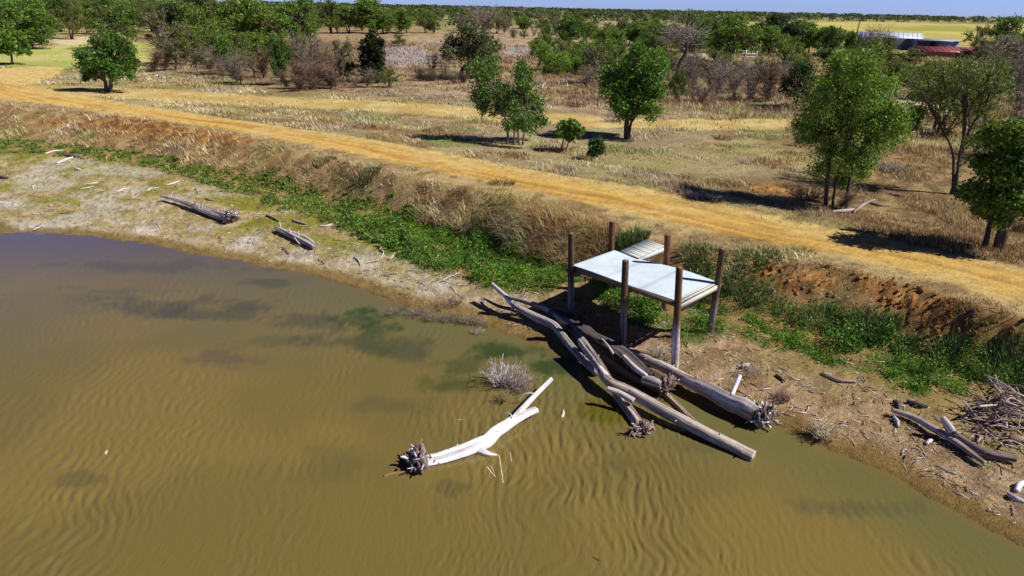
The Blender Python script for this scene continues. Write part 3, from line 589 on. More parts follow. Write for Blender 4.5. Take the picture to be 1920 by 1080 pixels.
# thin branches strewn over the left beach
rg = np.random.default_rng(78); nb_ = 0
while nb_ < 46:
    px, py = rg.uniform(0, 900), rg.uniform(285, 560); p = ground(px, py); u_, v_ = uv(p[0], p[1])
    if not (Sv(u_)+.5 < v_ < Tv(u_)-.1): continue
    a = rg.uniform(0, 6.28); L = rg.uniform(.35, 1.2); d = np.array([math.cos(a), math.sin(a), 0])*L; P = cr([p-d/2, p+rg.normal(size=3)*L*.1, p+d*.2+rg.normal(size=3)*L*.06, p+d/2], 8)
    P[:, 2] = Z(P[:, 0], P[:, 1])+rg.uniform(.02, .07); r = rg.uniform(.010, .026); c = np.array([(.60, .54, .50), (.42, .34, .28), (.24, .17, .12)][rg.choice(3, p=[.5, .3, .2])])
    mb = MB(); tube(mb, P, np.linspace(r, r*.45, 8), 6, c, .3, .4, seed=nb_)
    for k_ in range(rg.integers(0, 3)): q0 = P[rg.integers(2, 6)]; e = rg.normal(size=3)*L*.2; e[2] = abs(e[2])*.6; tube(mb, [q0, q0+e*.6, q0+e+[0, 0, .01]], [r*.5, r*.4, r*.2], 4, c)
    tag(mb.build('thin_branch', M_wood, loc=P[0]), 'thin dry branch strewn on the beach left of the platform', 'branch', 'thin branches strewn over the left beach'); nb_ += 1
# brush pile of heaped sticks on the right shore
rg = np.random.default_rng(77)
for i in range(120):
    px = rg.normal(1882, 36); py = rg.normal(778, 22)
    if px < 1790: px = 1790+rg.uniform(0, 40)
    core = math.exp(-((px-1890)/55)**2-((py-775)/32)**2)
    b0 = un(px, py, .5); b0[2] = float(Z(b0[0], b0[1])); lift = core*.55*rg.uniform(.05, 1)+.03
    a = rg.uniform(0, 6.28) if rg.random() < .6 else rg.normal(-.3, .4); L = rg.uniform(.3, 1.0); d = np.array([math.cos(a), math.sin(a), rg.normal(.0, .28)]); s = rg.normal(size=3)*.08
    P = cr([b0+[0, 0, lift]-d*L*.5, b0+[0, 0, lift+.03]+s*L, b0+[0, 0, lift]+d*L*.5], 8)
    P[:, 2] = np.maximum(P[:, 2], Z(P[:, 0], P[:, 1])+.015)
    r = rg.choice([.012, .018, .028, .045], p=[.45, .33, .16, .06])
    c = np.array([(.42, .32, .29), (.29, .19, .155), (.55, .47, .46), (.18, .115, .09)][rg.choice(4, p=[.35, .3, .2, .15])])
    mb = MB(); tube(mb, P, np.linspace(r, r*.5, 8), 6, c, .25, .4, seed=i)
    tag(mb.build('brush_stick', M_wood, loc=P[0]), 'weathered stick heaped in the brush pile on the right shore', 'stick', 'sticks heaped in the brush pile')

# twiggy dead brush
def twigs(mb, n, h, spread, col, rg, w=.006, curl=.35, base=.12):
    for i in range(n):
        a = rg.uniform(0, 6.28); t = rg.uniform(.15, 1)*spread; hh = h*rg.uniform(.5, 1.05)*(1-.35*(t/spread)**2)
        b0 = np.array([math.cos(a), math.sin(a), 0])*base*rg.uniform(0, 1)
        tip = np.array([math.cos(a)*t, math.sin(a)*t, hh]); mid = b0*.5+tip*.5+rg.normal(size=3)*h*.12*curl*2
        mid[2] = abs(mid[2])
        P = cr([b0, mid, tip], 6); tube(mb, P, np.linspace(w, w*.4, 6), 3, np.asarray(col)*rg.uniform(.6, 1.25))
        for k in range(2):
            q0 = P[rg.integers(2, 5)]; e = rg.normal(size=3)*.22*h; e[2] = abs(e[2])
            tube(mb, [q0, q0+e*.6+rg.normal(size=3)*.02, q0+e], [w*.55, w*.4, w*.25], 3, np.asarray(col)*rg.uniform(.6, 1.3))
def dead_brush(name, label, px, py, n, h, spread, col, seed, w=.006, group=None, cat='dead brush', lift=0, base=.12):
    rg = np.random.default_rng(seed); p = ground(px, py); p[2] += lift
    mb = MB(); twigs(mb, n, h, spread, col, rg, w, base=base)
    o = mb.build(name, M_twig); o.location = [float(c) for c in p]; return tag(o, label, cat, group)
dead_brush('dead_bush', 'tangled dead grey bush standing in the shallow water', 972, 728, 80, .62, .46, (.46, .36, .33), 1, .007, base=.35)
dead_brush('dead_bush', 'bleached white twigs at the left side of the tangled bush in the water', 936, 722, 26, .8, .55, (.68, .62, .64), 2, .012)
dead_brush('dead_bush', 'small sunken tan tuft in the water below the tangled bush', 942, 752, 50, .28, .28, (.36, .29, .14), 3, .006)
for i, (px, py, h, s) in enumerate([(740, 590, .3, .35), (775, 592, .35, .4), (810, 600, .4, .4), (838, 602, .42, .38), (862, 604, .45, .4), (885, 606, .4, .35), (830, 578, .35, .4), (858, 570, .45, .4), (800, 588, .3, .4), (905, 612, .3, .3)]):
    dead_brush('dead_tuft', 'low grey tuft of dead twigs along the shoreline left of the platform', px, py, 42, h*.8, s*.85, (.36, .27, .21), 20+i, .006, 'dead twig tufts along the shoreline', base=.25)
dead_brush('grass_tuft', 'pale drooping dry grass tuft at the water edge by the thickest log', 1540, 820, 90, .42, .42, (.66, .56, .38), 40, .008, cat='grass tuft')
dead_brush('dead_tuft', 'brown dry tuft on the beach above the white frayed root', 1466, 752, 60, .3, .3, (.30, .2, .15), 41, .007)
dead_brush('dead_tuft', 'grey tuft of dead twigs behind the thickest log, by the front right post', 1235, 668, 90, .3, .5, (.5, .43, .34), 42, .007, base=.3)
dead_brush('dead_tuft', 'small pale tuft at the waterline below the shoreline tufts', 896, 626, 30, .2, .25, (.5, .42, .32), 43, .007)
dead_brush('dead_tuft', 'grey tuft of dead twigs on the beach by the small white stub', 1405, 700, 50, .25, .35, (.42, .34, .28), 44, .007, base=.3)
for i, (px, py, n_, h, sp, c, lab) in enumerate([(1670, 322, 90, .45, .9, (.36, .28, .27), 'low grey heap of dead twigs in the grass right of the biggest tree'), (1520, 372, 120, .55, 1.2, (.15, .09, .06), 'dark brown heap of brush left of the trunks of the biggest tree'), (1820, 300, 90, .6, 1.1, (.20, .13, .09), 'brown brush heap under the slender tree'), (1905, 250, 90, .9, 1.2, (.40, .33, .32), 'pale tangle of dead limbs at the right edge among the trees'), (1905, 430, 80, .5, .9, (.22, .14, .10), 'brown brush heap behind the dark leafy tree at the right edge'), (1150, 228, 70, .8, 1.1, (.34, .28, .30), 'grey dead twigs left of the foot of the round tree between the tracks'), (1080, 200, 80, .5, 1.4, (.20, .12, .08), 'low dark brush on the slope beyond the track at centre'), (1355, 262, 60, .35, .8, (.22, .13, .07), 'small brown tuft in the meadow below the bare shrubs')]):
    dead_brush('dead_brush', lab, px, py, n_, h, sp, c, 400+i, .012, base=sp*.6)
# ------------------------------------------------------------------ trees
def tree_meshes(blobs, stems, leaf_n, leaf, cols, rg, bark=(.10, .075, .055), tr=.12, clump=.30, asp=.55, twig=True, droop=0.):
    """blobs (x,y,z,r) in metres round the foot; stems: list of point lists (x,y,z)"""
    tm, cm = MB(), MB(); blobs = np.asarray(blobs, float)
    tips = []
    for k, s in enumerate(stems):
        P = cr(s, 12); P[:, :2] += np.cumsum(rg.normal(0, .012, (12, 2)), 0); r = tr*(1 if k == 0 else rg.uniform(.6, .9))
        tube(tm, P, r*np.linspace(1.15, .55, 12)**1.0, 8, np.asarray(bark)*rg.uniform(.85, 1.2), .3, .5, seed=k); tips.append((P, r))
    tot = (blobs[:, 3]**2).sum()
    for bl in blobs:
        c, r = bl[:3], bl[3]
        P0, sr = tips[int(np.argmin([np.linalg.norm(t_[0][-1][:2]-c[:2])+rg.uniform(0, .3) for t_ in tips]))]
        j = rg.integers(6, 12); s0 = P0[j]
        m_ = s0*.55+c*.45+np.array([0, 0, .12*np.linalg.norm(c-s0)])
        B = cr([s0, m_, c], 8); tube(tm, B, np.linspace(sr*.5, max(.012, sr*.16), 8), 6, np.asarray(bark), .2, .3)
        K = max(5, int(7+r*7)); d = rg.normal(size=(K, 3)); d /= np.linalg.norm(d, axis=1)[:, None]
        cc = c+d*(r*rg.uniform(.35, .95, (K, 1))); cc[:, 2] -= (cc[:, 2] < c[2])*r*.05
        if twig:
            for q_ in cc: tube(tm, cr([B[rg.integers(4, 8)], c*.4+q_*.6+rg.normal(size=3)*.1*r, q_], 5), np.linspace(max(.010, sr*.13), .006, 5), 4, np.asarray(bark)*1.1)
        n = int(leaf_n*r*r/tot); w_ = rg.integers(0, K, n)
        P = cc[w_]+rg.normal(size=(n, 3))*r*clump*np.array([1, 1, .8])
        P[:, 2] -= droop*rg.random(n)*r
        tone = rg.uniform(.75, 1.2, K)[w_]
        C = mix(np.tile(cols[0], (n, 1)), np.tile(cols[1], (n, 1)), np.clip(rg.normal(.5, .35, n), 0, 1))*tone[:, None]
        C = np.clip(1.15*C*np.exp(rg.normal(0, .2, (n, 1))), .004, .5); dead = rg.random(n) < .03; C[dead] = np.array((.22, .17, .07))*rg.uniform(.6, 1.2, (dead.sum(), 1))
        P[:, 2] = np.maximum(P[:, 2], .05)
        cards(cm, P, leaf*rg.uniform(.6, 1.3, n), C, rg, asp)
    return tm, cm
def traced_tree(name, label, base, circles, stems, leaf_n, leaf, cols, seed, cat='tree', tr=.12, bark=(.10, .075, .055), group=None, depth=1.0, **kw):
    rg = np.random.default_rng(seed); b = ground(*base); dc = (b-EYE)@FW; s = dc/F
    h = b[:2]/np.linalg.norm(b[:2]); rt = np.array([h[1], -h[0]]); dep = math.atan2(CAM_H-b[2], np.linalg.norm(b[:2]))
    cz = 1/math.cos(dep*.8)
    off = (b-un(base[0], base[1], b[2]))
    def loc(px, py, dy=0.):
        d = ray(px, py); t_ = ((b-EYE)[:2]@h)/(d[:2]@h); t_ *= 1+dy/np.linalg.norm(b-EYE); return EYE+d*t_+off-b
    W = (max(c[0]+c[2] for c in circles)-min(c[0]-c[2] for c in circles))*s/2
    bl = []
    for (px, py, rp) in circles:
        r = rp*s; reps = 1 if r > .8*W else 2
        for k in range(reps):
            dy = rg.uniform(-1, 1)*max(W-r, 0)*.85*depth
            q_ = loc(px, py, dy); bl.append((*q_, r))
    st = [[loc(*p, rg.uniform(-.1, .1)*(i > 0)) for i, p in enumerate(x)] for x in stems]
    for x in st: x[0][2] = -.15
    tm, cm = tree_meshes(bl, st, leaf_n, leaf, cols, rg, bark, tr, **kw)
    t_ = empty(name, b, label, cat, group)
    tm.build('trunk', M_bark, t_, smooth=True); cm.build('crown', M_leaf, t_)
    return t_
G1 = ((.042, .10, .012), (.11, .21, .028)); G2 = ((.07, .145, .014), (.16, .27, .03)); OL = ((.08, .10, .015), (.17, .19, .03)); DK = ((.018, .038, .008), (.045, .08, .016)); BG = ((.09, .20, .018), (.20, .36, .035))
traced_tree('broadleaf_tree', 'lone round dark green tree standing beside the orange road at left', (205, 174), [(165, 112, 22), (200, 88, 26), (235, 95, 22), (195, 118, 26), (232, 125, 22), (172, 130, 17), (210, 135, 18), (215, 72, 14), (250, 118, 12), (150, 104, 11), (182, 74, 9), (236, 72, 8), (160, 144, 9), (245, 142, 8)], [[(205, 174), (206, 160), (208, 140), (205, 118)], [(199, 173), (198, 158), (194, 138)]], 10500, .10, ((.045, .11, .014), (.11, .23, .03)), 101, clump=.22, tr=.17)
traced_tree('clustered_tree', 'multi stemmed green tree clump with pale thin trunks beside the road', (968, 272), [(905, 135, 24), (925, 122, 20), (895, 180, 16), (920, 170, 22), (950, 185, 24), (985, 140, 20), (985, 175, 26), (1005, 205, 20), (970, 215, 22), (935, 205, 16), (1015, 225, 14), (990, 235, 18), (905, 200, 14), (955, 235, 12), (978, 125, 12)], [[(953, 272), (953, 250), (948, 215), (925, 160)], [(966, 275), (965, 240), (955, 190)], [(974, 274), (974, 235), (980, 180)], [(980, 272), (984, 240), (992, 190)]], 13000, .075, ((.06, .13, .015), (.14, .24, .035)), 102, tr=.07, bark=(.22, .18, .15))
traced_tree('broadleaf_tree', 'round dark green tree with its shadow beside it, between the two tracks', (1175, 260), [(1150, 145, 26), (1190, 115, 26), (1225, 130, 24), (1165, 175, 28), (1210, 165, 30), (1235, 175, 18), (1180, 205, 26), (1215, 205, 20), (1140, 165, 16), (1175, 140, 24), (1195, 95, 14), (1230, 110, 14)], [[(1174, 262), (1174, 235), (1178, 205), (1190, 160)], [(1180, 261), (1182, 235), (1190, 205)]], 14000, .085, ((.05, .13, .013), (.15, .29, .03)), 103, clump=.25, tr=.15)
traced_tree('feathery_tree', 'biggest bushy green tree right of centre beside the road', (1560, 388), [(1575, 135, 32), (1620, 130, 34), (1640, 165, 34), (1545, 165, 30), (1590, 180, 38), (1530, 210, 34), (1580, 235, 38), (1635, 215, 38), (1670, 225, 32), (1520, 250, 28), (1560, 290, 32), (1605, 290, 34), (1645, 275, 28), (1685, 245, 20), (1540, 320, 24), (1590, 330, 24), (1620, 320, 18), (1500, 235, 16), (1575, 108, 18)], [[(1548, 384), (1550, 340), (1558, 290), (1562, 245)], [(1560, 390), (1564, 345), (1578, 290), (1596, 240)], [(1590, 376), (1592, 350), (1605, 300), (1635, 255)]], 31000, .062, ((.09, .17, .014), (.24, .38, .04)), 104, tr=.075, asp=.36, clump=.27)
traced_tree('feathery_tree', 'slender open crowned tree with a bare dark trunk near the right edge', (1791, 364), [(1735, 142, 20), (1768, 130, 20), (1812, 134, 24), (1858, 128, 24), (1880, 165, 18), (1845, 235, 18), (1818, 265, 14), (1718, 172, 18), (1760, 165, 24), (1800, 165, 24), (1840, 170, 26), (1870, 150, 18), (1770, 200, 18), (1830, 210, 20), (1860, 200, 18), (1700, 150, 14), (1775, 250, 14)], [[(1790, 366), (1796, 320), (1803, 285), (1812, 240), (1812, 180)], [(1796, 330), (1786, 285), (1762, 235), (1740, 190)], [(1800, 300), (1815, 250), (1842, 210), (1858, 165)]], 8200, .06, ((.075, .115, .016), (.18, .23, .04)), 105, clump=.36, tr=.068, asp=.35)
traced_tree('broadleaf_tree', 'dark leafy tree at the right edge beside the road', (1872, 472), [(1900, 245, 24), (1870, 265, 26), (1910, 290, 26), (1850, 310, 24), (1885, 325, 28), (1820, 355, 20), (1850, 370, 24), (1895, 375, 26), (1880, 405, 20), (1910, 340, 20), (1925, 260, 22), (1930, 320, 26), (1935, 390, 22), (1840, 395, 14), (1862, 240, 14)], [[(1868, 474), (1874, 440), (1884, 405), (1895, 330)], [(1845, 458), (1850, 425), (1856, 380)], [(1878, 470), (1890, 430), (1905, 390)]], 14000, .066, ((.065, .125, .012), (.17, .27, .03)), 106, clump=.33, tr=.11)
traced_tree('feathery_tree', 'leaning tree with a curved bare trunk beyond the pale track', (862, 148), [(850, 80, 18), (880, 70, 20), (905, 75, 18), (925, 85, 15), (865, 98, 16), (890, 92, 18), (842, 105, 12), (915, 100, 12), (875, 60, 12), (835, 95, 10)], [[(862, 150), (866, 135), (876, 122), (895, 115), (905, 105)], [(876, 122), (880, 108), (878, 92)]], 5200, .17, ((.05, .07, .02), (.15, .17, .06)), 107, tr=.26, bark=(.07, .055, .045), asp=.4, clump=.34)
traced_tree('columnar_tree', 'dark columnar tree in brown grass beyond the track', (697, 155), [(700, 70, 12), (690, 85, 15), (705, 90, 14), (688, 105, 17), (706, 110, 16), (690, 128, 18), (708, 132, 16), (698, 145, 16), (715, 80, 8)], [[(697, 156), (697, 130), (697, 100), (698, 75)]], 6500, .15, ((.015, .03, .008), (.045, .06, .015)), 108, tr=.2, clump=.25)
traced_tree('young_tree', 'small green sapling with thin stems right of the clustered tree', (1055, 284), [(1055, 240, 12), (1072, 238, 14), (1085, 245, 10), (1050, 250, 8), (1068, 255, 10)], [[(1052, 285), (1055, 268), (1060, 250)], [(1060, 284), (1066, 268), (1074, 250)]], 1600, .09, G2, 109, tr=.045, bark=(.2, .16, .13))
traced_tree('green_shrub', 'low upright green shrub between the sapling and the road', (1118, 300), [(1112, 270, 8), (1122, 266, 9), (1118, 280, 11), (1128, 280, 7), (1110, 286, 8)], [[(1118, 301), (1118, 285), (1120, 270)]], 1300, .08, ((.03, .08, .02), (.06, .14, .03)), 110, cat='shrub', tr=.03)
traced_tree('young_tree', 'small tree with a thin trunk on the sandy verge at the far left', (24, 121), [(10, 72, 16), (32, 70, 16), (20, 85, 15), (45, 85, 10), (0, 82, 12), (38, 98, 7), (52, 98, 6), (10, 96, 6)], [[(24, 122), (22, 108), (20, 92), (18, 75)]], 2600, .19, G2, 111, tr=.12)

# trees of the thicket: a few kinds, each built once, then copied
kinds = {}
def kind(name, nm, blobs, stems, n, leaf, cols, seed, **kw):
    rg = np.random.default_rng(seed); t_ = empty(nm, (0, 0, 0), '', 'shrub' if 'shrub' in nm or 'bush' in nm else 'tree')
    tm, cm = tree_meshes(blobs, stems, n, leaf, cols, rg, **kw)
    tm.build('trunk', M_bark, t_, smooth=True); cm.build('crown', M_leaf, t_); kinds[name] = [t_, False]
def rnd_blobs(rg, n, h0, h1, wid, r0, r1):
    o = []
    for i in range(n):
        f = rg.random(); z = h0+(h1-h0)*f; ww = wid*(1-.55*(f-.35)**2*2.2); a = rg.uniform(0, 6.28); t_ = ww*math.sqrt(rg.random())
        o.append((math.cos(a)*t_, math.sin(a)*t_, z, rg.uniform(r0, r1)))
    return o
rk = np.random.default_rng(55)
# every kind is about 1 m tall and 1 m wide; copies are scaled
kst = [[(0, 0, -.03), (.01, 0, .15), (.02, .01, .35), (.0, .02, .55)], [(0.03, 0, -.03), (.06, .02, .18), (.12, .03, .4)]]
kind('round', 'round_tree', rnd_blobs(rk, 20, .25, .86, .42, .11, .19), kst, 5200, .024, G1, 201, tr=.030)
kind('round2', 'round_tree', rnd_blobs(rk, 22, .2, .88, .44, .11, .18), kst, 5200, .024, G2, 202, tr=.028)
kind('bush', 'bushy_shrub', rnd_blobs(rk, 22, .12, .84, .44, .11, .18), kst, 5000, .024, BG, 203, tr=.02)
kind('bush2', 'bushy_shrub', rnd_blobs(rk, 22, .12, .84, .46, .11, .17), kst, 5000, .024, ((.085, .155, .014), (.18, .29, .035)), 204, tr=.02)
kind('olive', 'feathery_tree', rnd_blobs(rk, 22, .25, .9, .46, .10, .17), kst, 4800, .021, ((.085, .115, .016), (.18, .21, .035)), 205, tr=.022, asp=.35, clump=.36)
kind('olive2', 'feathery_tree', rnd_blobs(rk, 24, .18, .9, .47, .10, .16), kst, 4800, .021, ((.075, .13, .014), (.17, .25, .035)), 206, tr=.022, asp=.35, clump=.36)
kind('dark', 'dense_tree', rnd_blobs(rk, 22, .15, .86, .42, .12, .19), kst, 5200, .024, DK, 207, tr=.03)
kind('sparse', 'sparse_tree', rnd_blobs(rk, 20, .28, .92, .42, .08, .13), kst, 1500, .022, ((.10, .12, .04), (.17, .18, .06)), 208, tr=.022, bark=(.16, .12, .10))
def bare(name, seed, col, n, w_):
    rg = np.random.default_rng(seed); t_ = empty('bare_shrub', (0, 0, 0), '', 'shrub')
    tm, cm = MB(), MB()
    for k in range(5):
        a = rg.uniform(0, 6.28); P = cr([(0, 0, -.02), (math.cos(a)*.06, math.sin(a)*.06, .2), (math.cos(a)*.2, math.sin(a)*.2, .5), (math.cos(a)*.32, math.sin(a)*.32, .8)], 9)
        tube(tm, P, np.linspace(.011, .004, 9), 5, np.asarray(col)*.5, .3, .3, seed=k)
        for i in range(n//5):
            q0 = P[rg.integers(2, 9)]; e = rg.normal(size=3)*.16; e[2] = abs(e[2])*.9; q1 = q0+e; q2 = q1+rg.normal(size=3)*.09+[0, 0, .05]
            tube(cm, [q0, (q0+q1)/2+rg.normal(size=3)*.02, q1, q2], [w_*1.5, w_, w_*.7, w_*.4], 3, np.asarray(col)*rg.uniform(.55, 1.25))
    tm.build('trunk', M_bark, t_, smooth=True); cm.build('twigs', M_twig, t_); kinds[name] = [t_, False]
bare('bare', 301, (.27, .215, .165), 320, .0042); bare('bare2', 302, (.33, .27, .22), 320, .0042); bare('brown', 303, (.22, .14, .10), 380, .005)
def plant(px, py, hpx, wpx, kd, label=None, group=None, rz=None):
    b = ground(px, py); s = ((b-EYE)@FW)/F; rg = np.random.default_rng(int(abs(px*7+py*13))); proto, used = kinds[kd]
    dep = math.atan2(CAM_H-b[2], np.linalg.norm(b[:2]))
    sc = (wpx*s, wpx*s*rg.uniform(.85, 1.1), hpx*s/math.cos(dep)); rz = rg.uniform(0, 6.28) if rz is None else rz
    if not used:
        kinds[kd][1] = True; proto.location = [float(c) for c in b]; proto.scale = sc; proto.rotation_euler = (0, 0, rz)
        if label: proto['label'] = label
        if group: proto['group'] = group
        return proto
    o = copy_tree(proto, b, rz, sc, label, group)
    if not group and 'group' in o: del o['group']
    return o
for a in [(60, 92, 78, 110, 'round2', 'large leafy green tree behind the small tree at the far left'),
          (135, 74, 72, 62, 'olive', 'olive tree at the back of the lime grass field'),
          (215, 92, 90, 112, 'olive2', 'tall bushy tree directly behind the lone round tree'),
          (313, 126, 108, 74, 'sparse', 'thin brownish tree standing in front of the lime grass patch'),
          (362, 110, 66, 74, 'bush2', 'bright green bushy tree right of the thin brownish tree'),
          (384, 88, 96, 66, 'dark', 'dark dense tree rising above the skyline behind the bright bushy tree'),
          (437, 142, 82, 66, 'round2', 'leafy green tree with dead limbs at its side in front of the left thicket'),
          (478, 88, 96, 120, 'olive2', 'widest spreading tree of the left thicket'),
          (528, 160, 98, 46, 'round', 'narrow dark green tree at the front of the left thicket'),
          (570, 52, 60, 62, 'round', 'round crowned tree on the skyline at the right of the left thicket'),
          (580, 158, 90, 62, 'bare', 'grey leafless shrub right of the narrow dark green tree'),
          (565, 166, 46, 44, 'brown', 'low brown brush at the foot of the narrow dark green tree'),
          (622, 166, 44, 70, 'brown', 'wide low brown brush between the grey shrub and the dark columnar tree'),
          (646, 162, 88, 54, 'sparse', 'spindly pale leaved tree left of the dark columnar tree'),
          (652, 152, 40, 44, 'dark', 'dark low bush at the left foot of the dark columnar tree'),
          (728, 164, 36, 46, 'olive2', 'low olive bush at the right foot of the dark columnar tree'),
          (410, 128, 40, 56, 'bare', 'grey green twiggy shrub in front of the left thicket'),
          (345, 120, 60, 40, 'brown', 'brown twiggy shrub left of the leafy green tree'),
          (622, 62, 64, 94, 'olive2', 'broad tree on the skyline above the dark columnar tree'),
          (690, 62, 66, 92, 'bush2', 'broad bushy tree on the skyline behind the dark columnar tree'),
          (762, 62, 46, 54, 'bush2', 'rounded bush at the end of the skyline trees left of the small hut'),
          (748, 88, 26, 32, 'olive2', 'small olive bush in the dry meadow'),
          (813, 62, 26, 32, 'round', 'small round dark bush just below the small hut'),
          (868, 54, 20, 26, 'dark', 'tiny dark bush left of the grey leafless thicket'),
          (700, 128, 30, 30, 'bare', 'grey twigs standing in the silvery grass'),
          (810, 150, 50, 34, 'brown', 'brown leafless shrub left of the leaning tree'),
          (835, 152, 44, 30, 'bare', 'grey leafless shrub at the foot of the leaning tree'),
          (905, 62, 48, 86, 'bare2', 'large grey leafless thicket on the skyline at centre'),
          (945, 64, 34, 40, 'bare', 'bleached bare shrub right of the grey leafless thicket'),
          (1066, 88, 58, 62, 'round', 'neat dark green tree alone in the dry meadow at centre'),
          (1022, 132, 52, 48, 'bush', 'bright green bush nearest the dry meadow'),
          (1058, 134, 40, 44, 'bush', 'bright green bush between two others'),
          (1096, 130, 58, 64, 'bush', 'tall bright green bush at the middle of the centre thicket'),
          (1112, 158, 74, 58, 'sparse', 'grey olive twiggy tree above the bleached curved branch'),
          (1142, 112, 60, 66, 'bush2', 'green bushy tree behind the round tree between the tracks'),
          (1200, 84, 44, 66, 'bush2', 'broad green bush near the edge of the far field'),
          (1247, 76, 36, 42, 'bush', 'light green bush at the edge of the far field'),
          (1225, 150, 66, 56, 'bush', 'bright green bush partly behind the round tree between the tracks'),
          (1268, 190, 62, 44, 'olive2', 'olive bush at the foot of the dead tall tree'),
          (1300, 178, 80, 54, 'bare', 'leafless grey shrub, left of the row of bare shrubs'),
          (1345, 180, 66, 66, 'bare2', 'pale grey bare shrub with a v shaped trunk'),
          (1378, 172, 50, 56, 'bare', 'leafless grey shrub behind the v shaped bare shrub'),
          (1405, 188, 74, 62, 'bare2', 'leafless grey shrub at the right of the row of bare shrubs'),
          (1436, 190, 66, 54, 'brown', 'brown twiggy shrub beside the big dark bush'),
          (1292, 98, 78, 84, 'olive2', 'dark olive tree at the left of the pale path'),
          (1372, 118, 96, 96, 'bush2', 'broad bright tree left of the white pipe fence'),
          (1330, 92, 56, 60, 'round', 'dark green tree behind the pale path'),
          (1449, 98, 72, 64, 'dark', 'very dark round tree behind the white pipe fence'),
          (1508, 98, 58, 72, 'bush2', 'leafy tree right of the very dark round tree'),
          (1545, 106, 58, 62, 'round', 'leafy dark tree beside the leaning dark pole'),
          (1470, 154, 84, 94, 'olive2', 'round grey green tree in front of the very dark tree'),
          (1492, 202, 88, 84, 'dark', 'big dark bush at the left of the biggest tree'),
          (1586, 104, 46, 50, 'round', 'leafy dark tree at the left end of the metal barn'),
          (1662, 156, 84, 100, 'olive', 'wide olive tree in front of the barn'),
          (1622, 130, 60, 60, 'olive2', 'olive tree behind the top of the biggest tree'),
          (1640, 104, 52, 58, 'bare2', 'leafless tree standing in front of the white barn roof'),
          (1822, 104, 56, 46, 'sparse', 'pale leaved tree at the end of the red roof'),
          (1868, 112, 84, 66, 'bush2', 'tall green tree at the right of the red roof'),
          (1912, 112, 58, 46, 'round', 'green tree at the right edge below the skyline'),
          (1752, 250, 136, 130, 'olive', 'dark spreading tree behind the rusty pipe gate'),
          (1700, 250, 62, 60, 'bush', 'bright green bush between the biggest tree and the rusty gate'),
          (1902, 240, 140, 70, 'bare2', 'tall grey leafless thicket at the right edge'),
          (1868, 200, 90, 70, 'olive2', 'olive tree behind the slender open crowned tree'),
          (1828, 290, 40, 46, 'bush2', 'low green bush at the foot of the slender tree'),
          (1496, 272, 20, 30, 'brown', 'low brown tuft at the left foot of the biggest tree'),
          (1575, 392, 34, 60, 'brown', 'brown brush round the trunks of the biggest tree')]:
    plant(*a)
# the dead tall tree between green bushes
rg = np.random.default_rng(9); b = ground(1270, 190); s = ((b-EYE)@FW)/F; dt = empty('dead_tree', b, 'tall dead tree with a bare dark trunk and grey twig crown', 'tree')
mb = MB(); tube(mb, cr([(0, 0, -.1), (-.2, 0, 60*s), (.3, 0, 90*s), (0, .1, 128*s)], 14), np.linspace(.2, .08, 14), 8, (.09, .07, .06), .3, .4)
tube(mb, cr([(.1, 0, 85*s), (16*s, 0, 105*s), (24*s, 0, 120*s)], 8), np.linspace(.1, .04, 8), 6, (.09, .07, .06), .2, .4); tube(mb, cr([(.1, 0, 90*s), (-18*s, 0, 108*s), (-34*s, .2, 112*s)], 8), np.linspace(.09, .03, 8), 6, (.14, .11, .1), .2, .4)
mb.build('trunk', M_bark, dt, smooth=True)
mb = MB()
for i in range(260):
    q0 = np.array([rg.uniform(-34, 24)*s, rg.normal(0, .6), rg.uniform(100, 124)*s]); e = rg.normal(size=3)*.6; e[2] = abs(e[2])
    tube(mb, [q0, q0+e*.5+rg.normal(size=3)*.08, q0+e], [.02, .015, .008], 3, np.array((.33, .27, .25))*rg.uniform(.6, 1.2))
mb.build('twigs', M_twig, dt)
# scattered thicket trees farther back
rg = np.random.default_rng(13)
def scatter(n, x0, x1, y0, y1, h, mixk, label, group):
    k = 0; tries = 0
    while k < n and tries < n*40:
        tries += 1; px = rg.uniform(x0, x1); hz = 13+.0217*(px-960); py = hz+y0*(y1/y0)**rg.random()
        if py < hz+3: continue
        b = hit(px, py)
        if zField(b[:1], b[1:2])[0] > .3 or zLime(b[:1], b[1:2])[0] > .4: continue
        kd = mixk[rg.integers(len(mixk))]; s = ((b-EYE)@FW)/F; hh = rg.uniform(*h)/s
        plant(px, py, hh, hh*rg.uniform(.9, 1.5), kd, label, group); k += 1
def rows(specs, label, group):
    for (x0, x1, step, py, h0, h1, mk) in specs:
        px = x0
        while px < x1:
            a, c = px+rg.normal(0, step*.25), py+rg.normal(0, 3); bq = hit(a, c); px += step*rg.uniform(.8, 1.25)
            if zLime(bq[:1], bq[1:2])[0] > .35: continue
            sq = ((bq-EYE)@FW)/F; hh = rg.uniform(h0, h1)*1.08/sq; plant(a, c, hh, hh*rg.uniform(.95, 1.45), mk[rg.integers(len(mk))], label, group)
LT = ['olive', 'olive2', 'olive2', 'round', 'round2', 'bush2', 'dark', 'olive']
rows([(-30, 110, 40, 86, 5, 6.5, ['round2', 'olive2', 'round2']), (-30, 60, 30, 48, 5, 7, LT), (120, 330, 36, 62, 5, 7.5, LT), (-30, 330, 30, 34, 5, 7.5, LT), (250, 560, 42, 92, 5.5, 7.6, LT), (330, 560, 44, 74, 6, 7.8, LT), (330, 640, 32, 50, 5.5, 7.5, LT), (540, 800, 36, 62, 4, 5.6, LT), (600, 830, 26, 44, 4, 6, LT), (640, 960, 24, 34, 4, 6, LT), (330, 540, 40, 118, 3, 5, ['olive2', 'bush2', 'olive'])], 'scrub tree crowded into the dense left thicket under the skyline', 'trees of the left thicket')
